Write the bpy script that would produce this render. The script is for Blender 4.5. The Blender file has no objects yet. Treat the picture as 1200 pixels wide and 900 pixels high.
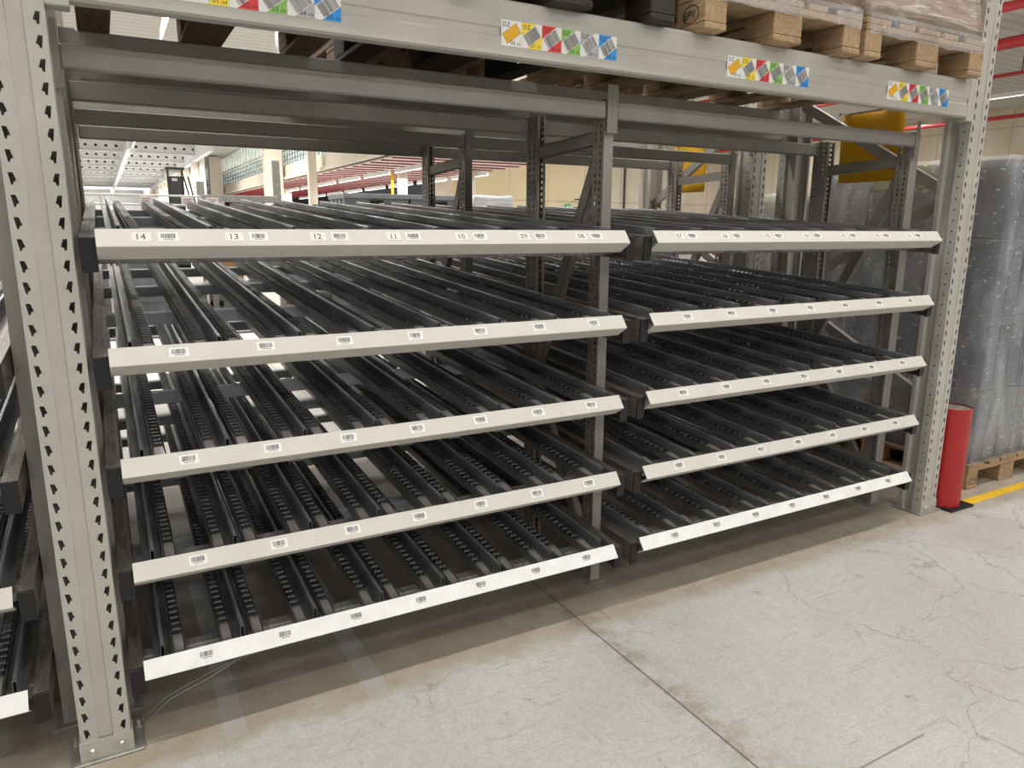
import bpy, math, random
from mathutils import Vector, Matrix
from mathutils.geometry import tessellate_polygon
random.seed(7)
SC = bpy.context.scene
COL = SC.collection
PI = math.pi

# ------------------------------------------------------------------ materials
def lin(c):
    out = []
    for v in c:
        v = v / 255.0
        out.append(v / 12.92 if v <= 0.04045 else ((v + 0.055) / 1.055) ** 2.4)
    return (out[0], out[1], out[2], 1.0)

def nt(name):
    m = bpy.data.materials.new(name)
    m.use_nodes = True
    t = m.node_tree
    return m, t, t.nodes['Principled BSDF']

def coord(t, scale=(1, 1, 1)):
    tc = t.nodes.new('ShaderNodeTexCoord')
    mp = t.nodes.new('ShaderNodeMapping')
    mp.inputs['Scale'].default_value = scale
    t.links.new(tc.outputs['Object'], mp.inputs['Vector'])
    return mp.outputs['Vector']

def noise(t, vec, scale, detail=4, rough=0.55, dist=0.0):
    n = t.nodes.new('ShaderNodeTexNoise')
    n.inputs['Scale'].default_value = scale
    n.inputs['Detail'].default_value = detail
    n.inputs['Roughness'].default_value = rough
    n.inputs['Distortion'].default_value = dist
    t.links.new(vec, n.inputs['Vector'])
    return n.outputs['Fac']

def ramp(t, fac, stops):
    r = t.nodes.new('ShaderNodeValToRGB')
    el = r.color_ramp.elements
    while len(el) < len(stops):
        el.new(0.5)
    for e, (p, c) in zip(el, stops):
        e.position = p
        e.color = c if len(c) == 4 else (*c, 1)
    t.links.new(fac, r.inputs['Fac'])
    return r.outputs['Color']

def mixc(t, fac, a, b, mode='MIX'):
    m = t.nodes.new('ShaderNodeMix')
    m.data_type = 'RGBA'
    m.blend_type = mode
    for k, v in ((0, fac), (6, a), (7, b)):
        if hasattr(v, 'links'):
            t.links.new(v, m.inputs[k])
        else:
            m.inputs[k].default_value = v
    return m.outputs[2]

def math_(t, op, a, b=None, c=None):
    m = t.nodes.new('ShaderNodeMath')
    m.operation = op
    for i, v in enumerate((a, b, c)):
        if v is None:
            continue
        if hasattr(v, 'links'):
            t.links.new(v, m.inputs[i])
        else:
            m.inputs[i].default_value = v
    return m.outputs[0]

def bump(t, b, h, strength=0.2, dist=0.002):
    n = t.nodes.new('ShaderNodeBump')
    n.inputs['Strength'].default_value = strength
    n.inputs['Distance'].default_value = dist
    t.links.new(h, n.inputs['Height'])
    t.links.new(n.outputs['Normal'], b.inputs['Normal'])

def paint(name, rgb, rough=0.5, metal=0.0, var=0.06, scale=6, spec=0.5, stretch=(1, 1, 1)):
    m, t, b = nt(name)
    c = lin(rgb)
    v = coord(t, stretch)
    f = noise(t, v, scale, 5)
    lo = tuple(max(0, x * (1 - var * 1.6)) for x in c[:3])
    hi = tuple(min(1, x * (1 + var)) for x in c[:3])
    t.links.new(ramp(t, f, [(0.3, lo), (0.7, hi)]), b.inputs['Base Color'])
    b.inputs['Roughness'].default_value = rough
    b.inputs['Metallic'].default_value = metal
    b.inputs['Specular IOR Level'].default_value = spec
    return m

def emit(name, rgb, strength):
    m, t, b = nt(name)
    b.inputs['Base Color'].default_value = lin(rgb)
    b.inputs['Emission Color'].default_value = lin(rgb)
    b.inputs['Emission Strength'].default_value = strength
    v = coord(t)
    f = noise(t, v, 3)
    t.links.new(ramp(t, f, [(0, tuple(x * .95 for x in lin(rgb)[:3])), (1, lin(rgb))]), b.inputs['Emission Color'])
    return m

M = {}
M['rack'] = paint('pallet_rack_grey_paint', (186, 182, 173), 0.42, 0, 0.05, 5)
M['flow'] = paint('flow_rack_grey_paint', (156, 151, 143), 0.45, 0, 0.05, 5)
M['strip'] = paint('front_strip_light_paint', (209, 205, 196), 0.4, 0, 0.03, 8)
M['strip_white'] = paint('front_strip_white_cover', (240, 238, 234), 0.4, 0, 0.05, 14)
M['zinc'] = paint('galvanised_steel', (176, 174, 168), 0.38, 0.6, 0.15, 40)
M['chan'] = paint('dull_channel_steel', (138, 130, 122), 0.5, 0.55, 0.3, 9, stretch=(6, 1, 6))
M['rail'] = paint('dark_rail_steel', (128, 127, 126), 0.4, 0.2, 0.3, 7, stretch=(8, 1, 8))
M['fin'] = paint('dark_divider_steel', (158, 160, 164), 0.34, 0.25, 0.25, 5, stretch=(10, 0.8, 10))
M['cross'] = paint('blue_grey_cross_beam_steel', (186, 191, 196), 0.5, 0.0, 0.08, 6)
M['brake'] = paint('bright_brake_steel', (192, 188, 182), 0.35, 0.5, 0.2, 20)
M['black'] = paint('black_plastic', (19, 19, 21), 0.45, 0, 0.1, 10)
M['wheel'] = paint('black_roller_plastic', (52, 51, 50), 0.32, 0, 0.2, 60)
M['white'] = paint('white_paper', (240, 239, 234), 0.6, 0, 0.02, 10)
M['ink'] = paint('black_ink', (38, 38, 40), 0.6, 0, 0.05, 10)
M['cream_paper'] = paint('cream_number_paper', (235, 230, 219), 0.6, 0, 0.02, 10)
M['bolt'] = paint('bolt_steel', (205, 204, 200), 0.3, 0.6, 0.1, 30)
for nm, c in (('lab_yellow', (250, 222, 60)), ('lab_red', (226, 58, 60)), ('lab_green', (140, 197, 92)),
              ('lab_grey', (184, 184, 186)), ('lab_blue', (45, 150, 232)), ('lab_orange', (240, 178, 30))):
    M[nm] = paint(nm, c, 0.5, 0, 0.02, 10)
M['red'] = paint('bollard_red_paint', (176, 38, 36), 0.4, 0, 0.07, 6)
M['concrete_top'] = paint('bollard_concrete_fill', (122, 114, 104), 0.8, 0, 0.25, 30)
M['pipe_red'] = paint('sprinkler_red_paint', (178, 44, 50), 0.45, 0, 0.05, 4)
M['yellow_board'] = paint('yellow_sheet', (226, 172, 10), 0.75, 0, 0.06, 3)
M['yellow_line'] = paint('yellow_floor_tape', (236, 190, 40), 0.55, 0, 0.12, 25)
M['joist_red'] = paint('joist_red', (150, 62, 68), 0.6, 0, 0.05, 3)
M['deck_pale'] = paint('pale_deck_underside', (226, 216, 212), 0.8, 0, 0.03, 2)
M['white_steel'] = paint('white_painted_steel', (226, 226, 222), 0.6, 0, 0.03, 3)
M['beam_white'] = paint('pale_roof_beam', (212, 214, 216), 0.7, 0, 0.03, 2)
M['slab'] = paint('cream_concrete_slab', (222, 212, 196), 0.8, 0, 0.05, 2)
M['column'] = paint('cream_column', (224, 214, 198), 0.8, 0, 0.05, 2)
M['dark_steel'] = paint('dark_grey_steel', (74, 76, 78), 0.5, 0.2, 0.1, 5)
M['tray'] = paint('pale_tray_cardboard', (214, 196, 180), 0.8, 0, 0.05, 8)
M['card'] = paint('brown_cardboard', (186, 140, 92), 0.85, 0, 0.06, 8)
M['green_sign'] = paint('exit_sign_green', (40, 178, 140), 0.5, 0, 0.03, 4)
M['lightgrey_tote'] = paint('light_grey_tote_plastic', (138, 142, 146), 0.45, 0, 0.06, 8)
M['dark_tote'] = paint('dark_grey_tote_plastic', (66, 68, 73), 0.42, 0, 0.08, 8)
M['olive_tote'] = paint('olive_yellow_tote_plastic', (128, 120, 44), 0.5, 0, 0.3, 8)
M['tube'] = emit('white_light_tube', (255, 253, 246), 5.0)
M['housing'] = paint('white_light_housing', (232, 232, 230), 0.5, 0, 0.02, 4)
M['strap'] = paint('clear_strap_plastic', (168, 160, 150), 0.25, 0, 0.05, 4)

# timber
def timber(name, a, b_, rough=0.8):
    m, t, b = nt(name)
    v = coord(t, (14, 1.6, 14))
    f = noise(t, v, 6, 6, 0.6, 0.6)
    v2 = coord(t)
    f2 = noise(t, v2, 9, 4)
    f3 = math_(t, 'ADD', math_(t, 'MULTIPLY', f, 0.6), math_(t, 'MULTIPLY', f2, 0.4))
    t.links.new(ramp(t, f3, [(0.32, lin(a)), (0.68, lin(b_))]), b.inputs['Base Color'])
    b.inputs['Roughness'].default_value = rough
    bump(t, b, f, 0.25, 0.003)
    return m
M['wood'] = timber('pale_pallet_timber', (132, 106, 78), (194, 166, 128))
M['wood_old'] = timber('weathered_pallet_timber', (84, 66, 50), (146, 116, 86))
M['wood_dark'] = timber('black_stained_pallet_timber', (30, 27, 25), (66, 56, 48))

# concrete floor with its stains, joints and cracks
def floor_mat():
    m, t, b = nt('worn_concrete_floor')
    v = coord(t)
    sep = t.nodes.new('ShaderNodeSeparateXYZ')
    t.links.new(v, sep.inputs[0])
    X, Y = sep.outputs[0], sep.outputs[1]
    f1 = noise(t, v, 1.3, 6, 0.62)
    base = ramp(t, f1, [(0.3, lin((176, 172, 165))), (0.55, lin((194, 192, 187))), (0.75, lin((206, 206, 204)))])
    f2 = noise(t, v, 26, 6, 0.7)
    base = mixc(t, 0.22, base, ramp(t, f2, [(0.36, lin((160, 153, 144))), (0.6, lin((214, 212, 208)))]))
    f4 = noise(t, v, 90, 4, 0.75)
    base = mixc(t, 0.25, base, ramp(t, f4, [(0.36, lin((150, 144, 136))), (0.58, lin((214, 212, 208)))]))
    # long scrape marks in two directions
    for ang, sc_, am in ((0.5, 5.0, 0.5), (-0.7, 4.0, 0.4)):
        tc = t.nodes.new('ShaderNodeTexCoord'); mp = t.nodes.new('ShaderNodeMapping')
        mp.inputs['Rotation'].default_value = (0, 0, ang); mp.inputs['Scale'].default_value = (1.2, 26, 1)
        t.links.new(tc.outputs['Object'], mp.inputs['Vector'])
        n1 = ramp(t, noise(t, mp.outputs['Vector'], sc_, 4, 0.6, 0.3), [(0.60, (0, 0, 0)), (0.66, (1, 1, 1))])
        n2 = ramp(t, noise(t, v, 1.6 + sc_ * 0.2, 3), [(0.5, (0, 0, 0)), (0.62, (1, 1, 1))])
        base = mixc(t, math_(t, 'MULTIPLY', math_(t, 'MULTIPLY', n1, n2), am), base, lin((128, 119, 108)))
    # brown dust drift along the rack front
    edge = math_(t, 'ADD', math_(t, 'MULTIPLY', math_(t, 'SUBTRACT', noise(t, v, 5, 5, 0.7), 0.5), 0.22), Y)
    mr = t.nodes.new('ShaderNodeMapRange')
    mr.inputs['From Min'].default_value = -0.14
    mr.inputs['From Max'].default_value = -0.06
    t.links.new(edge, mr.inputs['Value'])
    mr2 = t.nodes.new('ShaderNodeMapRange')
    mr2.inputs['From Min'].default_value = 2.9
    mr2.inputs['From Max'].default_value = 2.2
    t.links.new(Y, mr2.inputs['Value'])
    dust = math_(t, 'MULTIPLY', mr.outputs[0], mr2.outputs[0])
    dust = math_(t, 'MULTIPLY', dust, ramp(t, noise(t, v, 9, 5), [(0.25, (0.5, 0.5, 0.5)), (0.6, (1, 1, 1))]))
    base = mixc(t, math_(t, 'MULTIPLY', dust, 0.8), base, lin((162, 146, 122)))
    mr3 = t.nodes.new('ShaderNodeMapRange')  # floor under the rack: dirt plus shade painted into the colour
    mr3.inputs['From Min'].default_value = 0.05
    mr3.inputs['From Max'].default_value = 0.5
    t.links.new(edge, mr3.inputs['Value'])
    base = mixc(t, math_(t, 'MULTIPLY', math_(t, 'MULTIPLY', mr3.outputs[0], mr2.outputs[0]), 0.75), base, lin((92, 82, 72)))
    # greyer worn floor left of the joint
    # scuffs
    vs = coord(t, (3.2, 1.0, 1))
    sc = noise(t, vs, 4.2, 8, 0.78, 0.8)
    patch = ramp(t, noise(t, v, 1.1, 2), [(0.5, (0, 0, 0)), (0.62, (1, 1, 1))])
    scm = math_(t, 'MULTIPLY', ramp(t, sc, [(0.6, (0, 0, 0)), (0.66, (1, 1, 1))]), patch)
    base = mixc(t, math_(t, 'MULTIPLY', scm, 0.5), base, lin((108, 99, 88)))
    # trodden-in dark marks
    vk = t.nodes.new('ShaderNodeTexVoronoi'); vk.inputs['Scale'].default_value = 3.4
    nk = t.nodes.new('ShaderNodeTexNoise'); nk.inputs['Scale'].default_value = 22; nk.inputs['Detail'].default_value = 5
    t.links.new(v, nk.inputs['Vector'])
    ak = t.nodes.new('ShaderNodeMixRGB'); ak.inputs[0].default_value = 0.10
    t.links.new(v, ak.inputs[1]); t.links.new(nk.outputs['Color'], ak.inputs[2]); t.links.new(ak.outputs[0], vk.inputs['Vector'])
    mk = ramp(t, vk.outputs['Distance'], [(0.06, (1, 1, 1)), (0.11, (0, 0, 0))])
    mk = math_(t, 'MULTIPLY', mk, ramp(t, noise(t, v, 60, 3, .7), [(0.48, (0, 0, 0)), (0.56, (1, 1, 1))]))
    base = mixc(t, math_(t, 'MULTIPLY', mk, 0.55), base, lin((104, 95, 84)))
    # small dark specks
    vo = t.nodes.new('ShaderNodeTexVoronoi')
    vo.inputs['Scale'].default_value = 16
    t.links.new(v, vo.inputs['Vector'])
    sp = math_(t, 'LESS_THAN', vo.outputs['Distance'], 0.05)
    base = mixc(t, math_(t, 'MULTIPLY', sp, 0.45), base, lin((92, 84, 76)))
    # hairline cracks
    vd = t.nodes.new('ShaderNodeTexVoronoi')
    vd.feature = 'DISTANCE_TO_EDGE'
    vd.inputs['Scale'].default_value = 2.4
    nz = t.nodes.new('ShaderNodeTexNoise')
    nz.inputs['Scale'].default_value = 5
    nz.inputs['Detail'].default_value = 6
    t.links.new(v, nz.inputs['Vector'])
    add = t.nodes.new('ShaderNodeMixRGB')
    add.inputs[0].default_value = 0.22
    t.links.new(v, add.inputs[1])
    t.links.new(nz.outputs['Color'], add.inputs[2])
    t.links.new(add.outputs[0], vd.inputs['Vector'])
    cr = math_(t, 'LESS_THAN', vd.outputs['Distance'], 0.006)
    cm = math_(t, 'MULTIPLY', cr, ramp(t, math_(t, 'ADD', noise(t, v, 1.7, 3), math_(t, 'MULTIPLY', math_(t, 'SUBTRACT', X, 2.1), 0.13)), [(0.5, (0, 0, 0)), (0.58, (1, 1, 1))]))
    base = mixc(t, math_(t, 'MULTIPLY', cm, 0.4), base, lin((120, 112, 104)))
    # paint ghost strips running out from under the rack
    def band(S, lo, hi):
        return math_(t, 'MULTIPLY', math_(t, 'GREATER_THAN', S, lo), math_(t, 'LESS_THAN', S, hi))
    g = math_(t, 'ADD', band(X, 0.252, 0.312), band(X, 0.668, 0.737))
    g = math_(t, 'MULTIPLY', g, band(math_(t, 'ADD', Y, math_(t, 'MULTIPLY', noise(t, v, 12, 4), 0.06)), -0.06, 1.0))
    base = mixc(t, math_(t, 'MULTIPLY', g, 0.45), base, lin((178, 180, 182)))
    # expansion joints with worn edges
    wob = math_(t, 'ADD', X, math_(t, 'MULTIPLY', math_(t, 'SUBTRACT', noise(t, v, 7, 4), 0.5), 0.02))
    halo = math_(t, 'SUBTRACT', 1.0, math_(t, 'MULTIPLY', math_(t, 'ABSOLUTE', math_(t, 'SUBTRACT', wob, 1.52)), 9.0))
    halo = math_(t, 'MAXIMUM', halo, 0.0)
    hm = math_(t, 'MULTIPLY', halo, ramp(t, noise(t, v, 14, 6, .7), [(0.4, (0, 0, 0)), (0.62, (1, 1, 1))]))
    base = mixc(t, math_(t, 'MULTIPLY', hm, 0.6), base, lin((126, 113, 97)))
    jl = math_(t, 'LESS_THAN', math_(t, 'ABSOLUTE', math_(t, 'SUBTRACT', X, 1.5)), 0.0035)
    base = mixc(t, math_(t, 'MULTIPLY', jl, 0.8), base, lin((88, 78, 68)))
    j2 = math_(t, 'MULTIPLY', math_(t, 'LESS_THAN', math_(t, 'ABSOLUTE', math_(t, 'ADD', Y, 1.022)), 0.003), band(math_(t, 'ADD', X, math_(t, 'MULTIPLY', noise(t, v, 6, 3), 0.3)), 1.5, 2.2))
    base = mixc(t, math_(t, 'MULTIPLY', j2, 0.7), base, lin((112, 106, 100)))
    t.links.new(base, b.inputs['Base Color'])
    b.inputs['Roughness'].default_value = 0.55
    rr = ramp(t, f2, [(0.3, (0.42,) * 3), (0.7, (0.68,) * 3)])
    t.links.new(rr, b.inputs['Roughness'])
    bump(t, b, f2, 0.12, 0.002)
    return m
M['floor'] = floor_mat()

def wall_panel_mat(name, a, b_, pitch, axis):
    m, t, b = nt(name)
    v = coord(t)
    sep = t.nodes.new('ShaderNodeSeparateXYZ')
    t.links.new(v, sep.inputs[0])
    f = noise(t, coord(t, (1, 1, 0.35)), 0.9, 6, 0.6)
    base = ramp(t, f, [(0.3, lin(a)), (0.7, lin(b_))])
    s = math_(t, 'ABSOLUTE', math_(t, 'SUBTRACT', math_(t, 'FRACT', math_(t, 'DIVIDE', sep.outputs[axis], pitch)), 0.5))
    l1 = math_(t, 'GREATER_THAN', s, 0.5 - 0.008)
    base = mixc(t, math_(t, 'MULTIPLY', l1, 0.35), base, lin((120, 114, 104)))
    s2 = math_(t, 'ABSOLUTE', math_(t, 'SUBTRACT', math_(t, 'FRACT', math_(t, 'DIVIDE', sep.outputs[2], 2.65)), 0.5))
    l2 = math_(t, 'GREATER_THAN', s2, 0.5 - 0.012)
    base = mixc(t, math_(t, 'MULTIPLY', l2, 0.3), base, lin((120, 114, 104)))
    t.links.new(base, b.inputs['Base Color'])
    b.inputs['Roughness'].default_value = 0.85
    return m
M['cream_wall'] = wall_panel_mat('cream_wall_panels', (232, 216, 178), (240, 226, 192), 2.1, 0)
M['conc_wall_back'] = wall_panel_mat('concrete_wall_panels_back', (202, 190, 168), (226, 216, 198), 2.9, 0)
M['conc_wall'] = wall_panel_mat('concrete_wall_panels', (202, 190, 168), (226, 216, 198), 2.9, 1)

def ceil_mat():
    m, t, b = nt('corrugated_roof_sheet')
    v = coord(t)
    w = t.nodes.new('ShaderNodeTexWave')
    w.inputs['Scale'].default_value = 0.9
    w.bands_direction = 'Y'
    t.links.new(v, w.inputs['Vector'])
    t.links.new(ramp(t, w.outputs['Fac'], [(0, lin((196, 193, 186))), (0.35, lin((210, 207, 200))), (1, lin((214, 211, 205)))]), b.inputs['Base Color'])
    bump(t, b, w.outputs['Fac'], 0.25, 0.03)
    b.inputs['Roughness'].default_value = 0.7
    return m
M['ceiling'] = ceil_mat()

def film_mat(name, cov, tint=(236, 238, 242)):
    m, t, b = nt(name)
    f = noise(t, coord(t, (1, 1, 0.3)), 7, 5, 0.55, 0.4)      # soft vertical folds
    f2 = noise(t, coord(t, (0.5, 0.5, 1)), 60, 2, 0.5)         # fine horizontal wrap lines
    f3 = noise(t, coord(t), 2.0, 3)
    k = math_(t, 'ADD', math_(t, 'MULTIPLY', f, 0.55), math_(t, 'MULTIPLY', f3, 0.45))
    a = ramp(t, k, [(0.36, (cov * 0.45,) * 3), (0.52, (cov,) * 3), (0.66, (min(1, cov * 1.7),) * 3)])
    sp = ramp(t, f2, [(0.63, (0, 0, 0)), (0.74, (0.45,) * 3)])
    a = mixc(t, 1.0, a, sp, 'SCREEN')
    tr = t.nodes.new('ShaderNodeBsdfTransparent')
    mx = t.nodes.new('ShaderNodeMixShader')
    b.inputs['Base Color'].default_value = lin(tint)
    b.inputs['Roughness'].default_value = 0.25
    bump(t, b, k, 0.35, 0.02)
    t.links.new(a, mx.inputs[0])
    t.links.new(tr.outputs[0], mx.inputs[1])
    t.links.new(b.outputs[0], mx.inputs[2])
    t.links.new(mx.outputs[0], t.nodes['Material Output'].inputs['Surface'])
    return m
M['film'] = film_mat('clear_stretch_film', 0.25)

def wrapped_mat(name, a, b_, streak):
    m, t, b = nt(name)
    v = coord(t, (1, 1, 9))
    f = noise(t, v, 3.2, 8, 0.66, 0.8)
    base = ramp(t, f, [(0.34, lin(a)), (0.56, lin(b_)), (0.66, lin(streak))])
    t.links.new(base, b.inputs['Base Color'])
    b.inputs['Roughness'].default_value = 0.25
    b.inputs['Coat Weight'].default_value = 0.5
    b.inputs['Coat Roughness'].default_value = 0.12
    bump(t, b, f, 0.35, 0.012)
    return m
M['wrap_tan'] = wrapped_mat('film_over_tan_cartons', (138, 118, 102), (176, 160, 146), (232, 228, 224))
M['wrap_brown'] = wrapped_mat('film_over_brown_cartons', (120, 98, 80), (164, 142, 124), (230, 224, 218))
M['wrap_dark'] = wrapped_mat('film_over_dark_cartons', (60, 52, 48), (104, 94, 88), (190, 188, 186))
M['wrap_white'] = wrapped_mat('film_over_white_goods', (180, 184, 190), (214, 217, 222), (246, 247, 250))
M['sheet_white'] = wrapped_mat('crumpled_white_sheeting', (178, 180, 184), (224, 225, 227), (248, 248, 248))

def glass_mat():
    m, t, b = nt('pale_facade_glass')
    v = coord(t, (1, 0.4, 1))
    f = noise(t, v, 0.6, 4)
    t.links.new(ramp(t, f, [(0.3, lin((150, 196, 210))), (0.7, lin((206, 234, 242)))]), b.inputs['Base Color'])
    b.inputs['Roughness'].default_value = 0.05
    b.inputs['Alpha'].default_value = 0.5
    return m
M['glass'] = glass_mat()

# ------------------------------------------------------------------ mesh builder
class MB:
    def __init__(s):
        s.v, s.f, s.m, s.mats = [], [], [], []
    def mi(s, mat):
        if mat not in s.mats:
            s.mats.append(mat)
        return s.mats.index(mat)
    def add(s, vs, fs, mat):
        o = len(s.v); k = s.mi(mat)
        s.v += [tuple(p) for p in vs]
        for f in fs:
            s.f.append(tuple(i + o for i in f)); s.m.append(k)
        return s
    def box(s, x0, x1, y0, y1, z0, z1, mat):
        v = [(x0, y0, z0), (x1, y0, z0), (x1, y1, z0), (x0, y1, z0), (x0, y0, z1), (x1, y0, z1), (x1, y1, z1), (x0, y1, z1)]
        return s.add(v, [(0, 3, 2, 1), (4, 5, 6, 7), (0, 1, 5, 4), (1, 2, 6, 5), (2, 3, 7, 6), (3, 0, 4, 7)], mat)
    def bbox(s, x0, x1, y0, y1, z0, z1, mat, c=0.004):
        # chamfered box
        xs, ys, zs = (x0, x1), (y0, y1), (z0, z1)
        pts, idx = [], {}
        for i in (0, 1):
            for j in (0, 1):
                for k in (0, 1):
                    sx, sy, sz = (1 - 2 * i), (1 - 2 * j), (1 - 2 * k)
                    for ax in range(3):
                        p = [xs[i] + sx * c, ys[j] + sy * c, zs[k] + sz * c]
                        p[ax] = (xs[i], ys[j], zs[k])[ax]
                        idx[(i, j, k, ax)] = len(pts); pts.append(p)
        F = []
        def q(*ks):
            F.append(tuple(idx[k] for k in ks))
        for a in (0, 1):
            o = 1 if a else -1
            fx = [(a, 0, 0, 0), (a, 1, 0, 0), (a, 1, 1, 0), (a, 0, 1, 0)]
            fy = [(0, a, 0, 1), (0, a, 1, 1), (1, a, 1, 1), (1, a, 0, 1)]
            fz = [(0, 0, a, 2), (1, 0, a, 2), (1, 1, a, 2), (0, 1, a, 2)]
            for f in (fx, fy, fz):
                q(*(f if a else f[::-1]))
        for a in (0, 1):
            for b in (0, 1):
                e1 = [(a, b, 0, 0), (a, b, 1, 0), (a, b, 1, 1), (a, b, 0, 1)]
                e2 = [(a, 0, b, 0), (a, 0, b, 2), (a, 1, b, 2), (a, 1, b, 0)]
                e3 = [(0, a, b, 1), (1, a, b, 1), (1, a, b, 2), (0, a, b, 2)]
                flip = (a == b)
                q(*(e1 if not flip else e1[::-1])); q(*(e2 if not flip else e2[::-1])); q(*(e3 if not flip else e3[::-1]))
        for i in (0, 1):
            for j in (0, 1):
                for k in (0, 1):
                    t3 = [(i, j, k, 0), (i, j, k, 1), (i, j, k, 2)]
                    q(*(t3 if (i + j + k) % 2 == 1 else t3[::-1]))
        return s.add(pts, F, mat)
    def prism(s, poly, axis, a0, a1, mat, caps=True):
        # poly: 2D points; axis 'x': poly is (y,z); 'y': (x,z); 'z': (x,y)
        def P(p, a):
            return {'x': (a, p[0], p[1]), 'y': (p[0], a, p[1]), 'z': (p[0], p[1], a)}[axis]
        n = len(poly)
        v = [P(p, a0) for p in poly] + [P(p, a1) for p in poly]
        f = [(i, (i + 1) % n, n + (i + 1) % n, n + i) for i in range(n)]
        if caps:
            tri = tessellate_polygon([[Vector((p[0], p[1], 0)) for p in poly]])
            f += [tuple(t) for t in tri] + [tuple(n + i for i in t) for t in tri]
        return s.add(v, f, mat)
    def sheet(s, line, axis, a0, a1, mat):
        def P(p, a):
            return {'x': (a, p[0], p[1]), 'y': (p[0], a, p[1]), 'z': (p[0], p[1], a)}[axis]
        n = len(line)
        v = [P(p, a0) for p in line] + [P(p, a1) for p in line]
        return s.add(v, [(i, i + 1, n + i + 1, n + i) for i in range(n - 1)], mat)
    def cyl(s, p0, p1, r0, mat, r1=None, n=12, caps=True):
        p0, p1 = Vector(p0), Vector(p1)
        r1 = r0 if r1 is None else r1
        d = (p1 - p0).normalized()
        u = d.orthogonal().normalized(); w = d.cross(u)
        v = []
        for p, r in ((p0, r0), (p1, r1)):
            for i in range(n):
                a = 2 * PI * i / n
                v.append(p + u * (math.cos(a) * r) + w * (math.sin(a) * r))
        f = [(i, (i + 1) % n, n + (i + 1) % n, n + i) for i in range(n)]
        if caps:
            f += [tuple(range(n))[::-1], tuple(range(n, 2 * n))]
        return s.add(v, f, mat)
    def bar(s, p0, p1, w, h, mat, up=(1, 0, 0)):
        p0, p1 = Vector(p0), Vector(p1)
        d = (p1 - p0).normalized(); u = Vector(up)
        u = (u - d * u.dot(d)).normalized(); k = d.cross(u)
        v = []
        for p in (p0, p1):
            for a, b in ((-1, -1), (1, -1), (1, 1), (-1, 1)):
                v.append(p + u * (a * w / 2) + k * (b * h / 2))
        return s.add(v, [(0, 1, 2, 3), (7, 6, 5, 4), (0, 4, 5, 1), (1, 5, 6, 2), (2, 6, 7, 3), (3, 7, 4, 0)], mat)
    def perf(s, o, u, v, w, n, pitch, holes, mat, depth=0.003, nrm=None):
        # sheet of n cells (w wide along u, pitch along v), every cell cut by the hole polygons
        o, u, v = Vector(o), Vector(u), Vector(v)
        nr = Vector(nrm) if nrm else u.cross(v)
        out = [Vector((0, 0, 0)), Vector((w, 0, 0)), Vector((w, pitch, 0)), Vector((0, pitch, 0))]
        loops = [out] + [[Vector((a, b, 0)) for a, b in h] for h in holes]
        tri = tessellate_polygon(loops)
        flat = [p for l in loops for p in l]
        for c in range(n):
            base = o + v * (pitch * c)
            s.add([base + u * p.x + v * p.y for p in flat], [tuple(t) for t in tri], mat)
            for h in holes:
                m = len(h)
                a = [base + u * p[0] + v * p[1] for p in h]
                b = [q - nr * depth for q in a]
                s.add(a + b, [(i, (i + 1) % m, m + (i + 1) % m, m + i) for i in range(m)], mat)
        return s
    def text(s, string, size, o, u, v, mat, lift=0.0):
        vs, fs = text_geo(string)
        o, u, v = Vector(o), Vector(u), Vector(v)
        nr = u.cross(v)
        return s.add([o + u * (p[0] * size) + v * (p[1] * size) + nr * lift for p in vs], fs, mat)
    def quad(s, o, u, v, pts, mat, lift=0.0):
        o, u, v = Vector(o), Vector(u), Vector(v)
        nr = u.cross(v)
        return s.add([o + u * p[0] + v * p[1] + nr * lift for p in pts], [tuple(range(len(pts)))], mat)
    def build(s, name, parent=None, smooth=False, fix=False):
        me = bpy.data.meshes.new(name)
        off = Vector((0, 0, 0))
        if parent is not None and parent.get('_w') is not None:
            off = Vector(parent['_w'])
        me.from_pydata([tuple(Vector(p) - off) for p in s.v], [], s.f)
        for mt in s.mats:
            me.materials.append(M[mt] if isinstance(mt, str) else mt)
        me.polygons.foreach_set('material_index', s.m)
        if smooth:
            me.polygons.foreach_set('use_smooth', [True] * len(s.f))
        me.validate(); me.update()
        if fix:
            import bmesh
            bm = bmesh.new(); bm.from_mesh(me)
            bmesh.ops.recalc_face_normals(bm, faces=bm.faces)
            bm.to_mesh(me); bm.free()
        o = bpy.data.objects.new(name, me)
        COL.objects.link(o)
        if parent is not None:
            o.parent = parent
            if parent.get('_w') is not None:
                o['_w'] = parent['_w']
        return o

TXT = {}
def text_geo(string):
    if string not in TXT:
        cu = bpy.data.curves.new('lettering', 'FONT')
        cu.body = string; cu.resolution_u = 2
        o = bpy.data.objects.new('lettering', cu)
        COL.objects.link(o)
        dg = bpy.context.evaluated_depsgraph_get()
        me = bpy.data.meshes.new_from_object(o.evaluated_get(dg))
        TXT[string] = ([tuple(v.co) for v in me.vertices], [tuple(p.vertices) for p in me.polygons])
        bpy.data.objects.remove(o); bpy.data.meshes.remove(me); bpy.data.curves.remove(cu)
    return TXT[string]

def tag(o, label, cat, group=None, kind=None):
    if label: o['label'] = label
    if cat: o['category'] = cat
    if group: o['group'] = group
    if kind: o['kind'] = kind
    return o

def thing(name, loc, label, cat, group=None):
    o = bpy.data.objects.new(name, None)
    o.empty_display_size = 0.1
    COL.objects.link(o)
    o.location = loc
    o['_w'] = tuple(loc)
    return tag(o, label, cat, group)

def struct(o):
    o['kind'] = 'structure'
    return o

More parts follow.
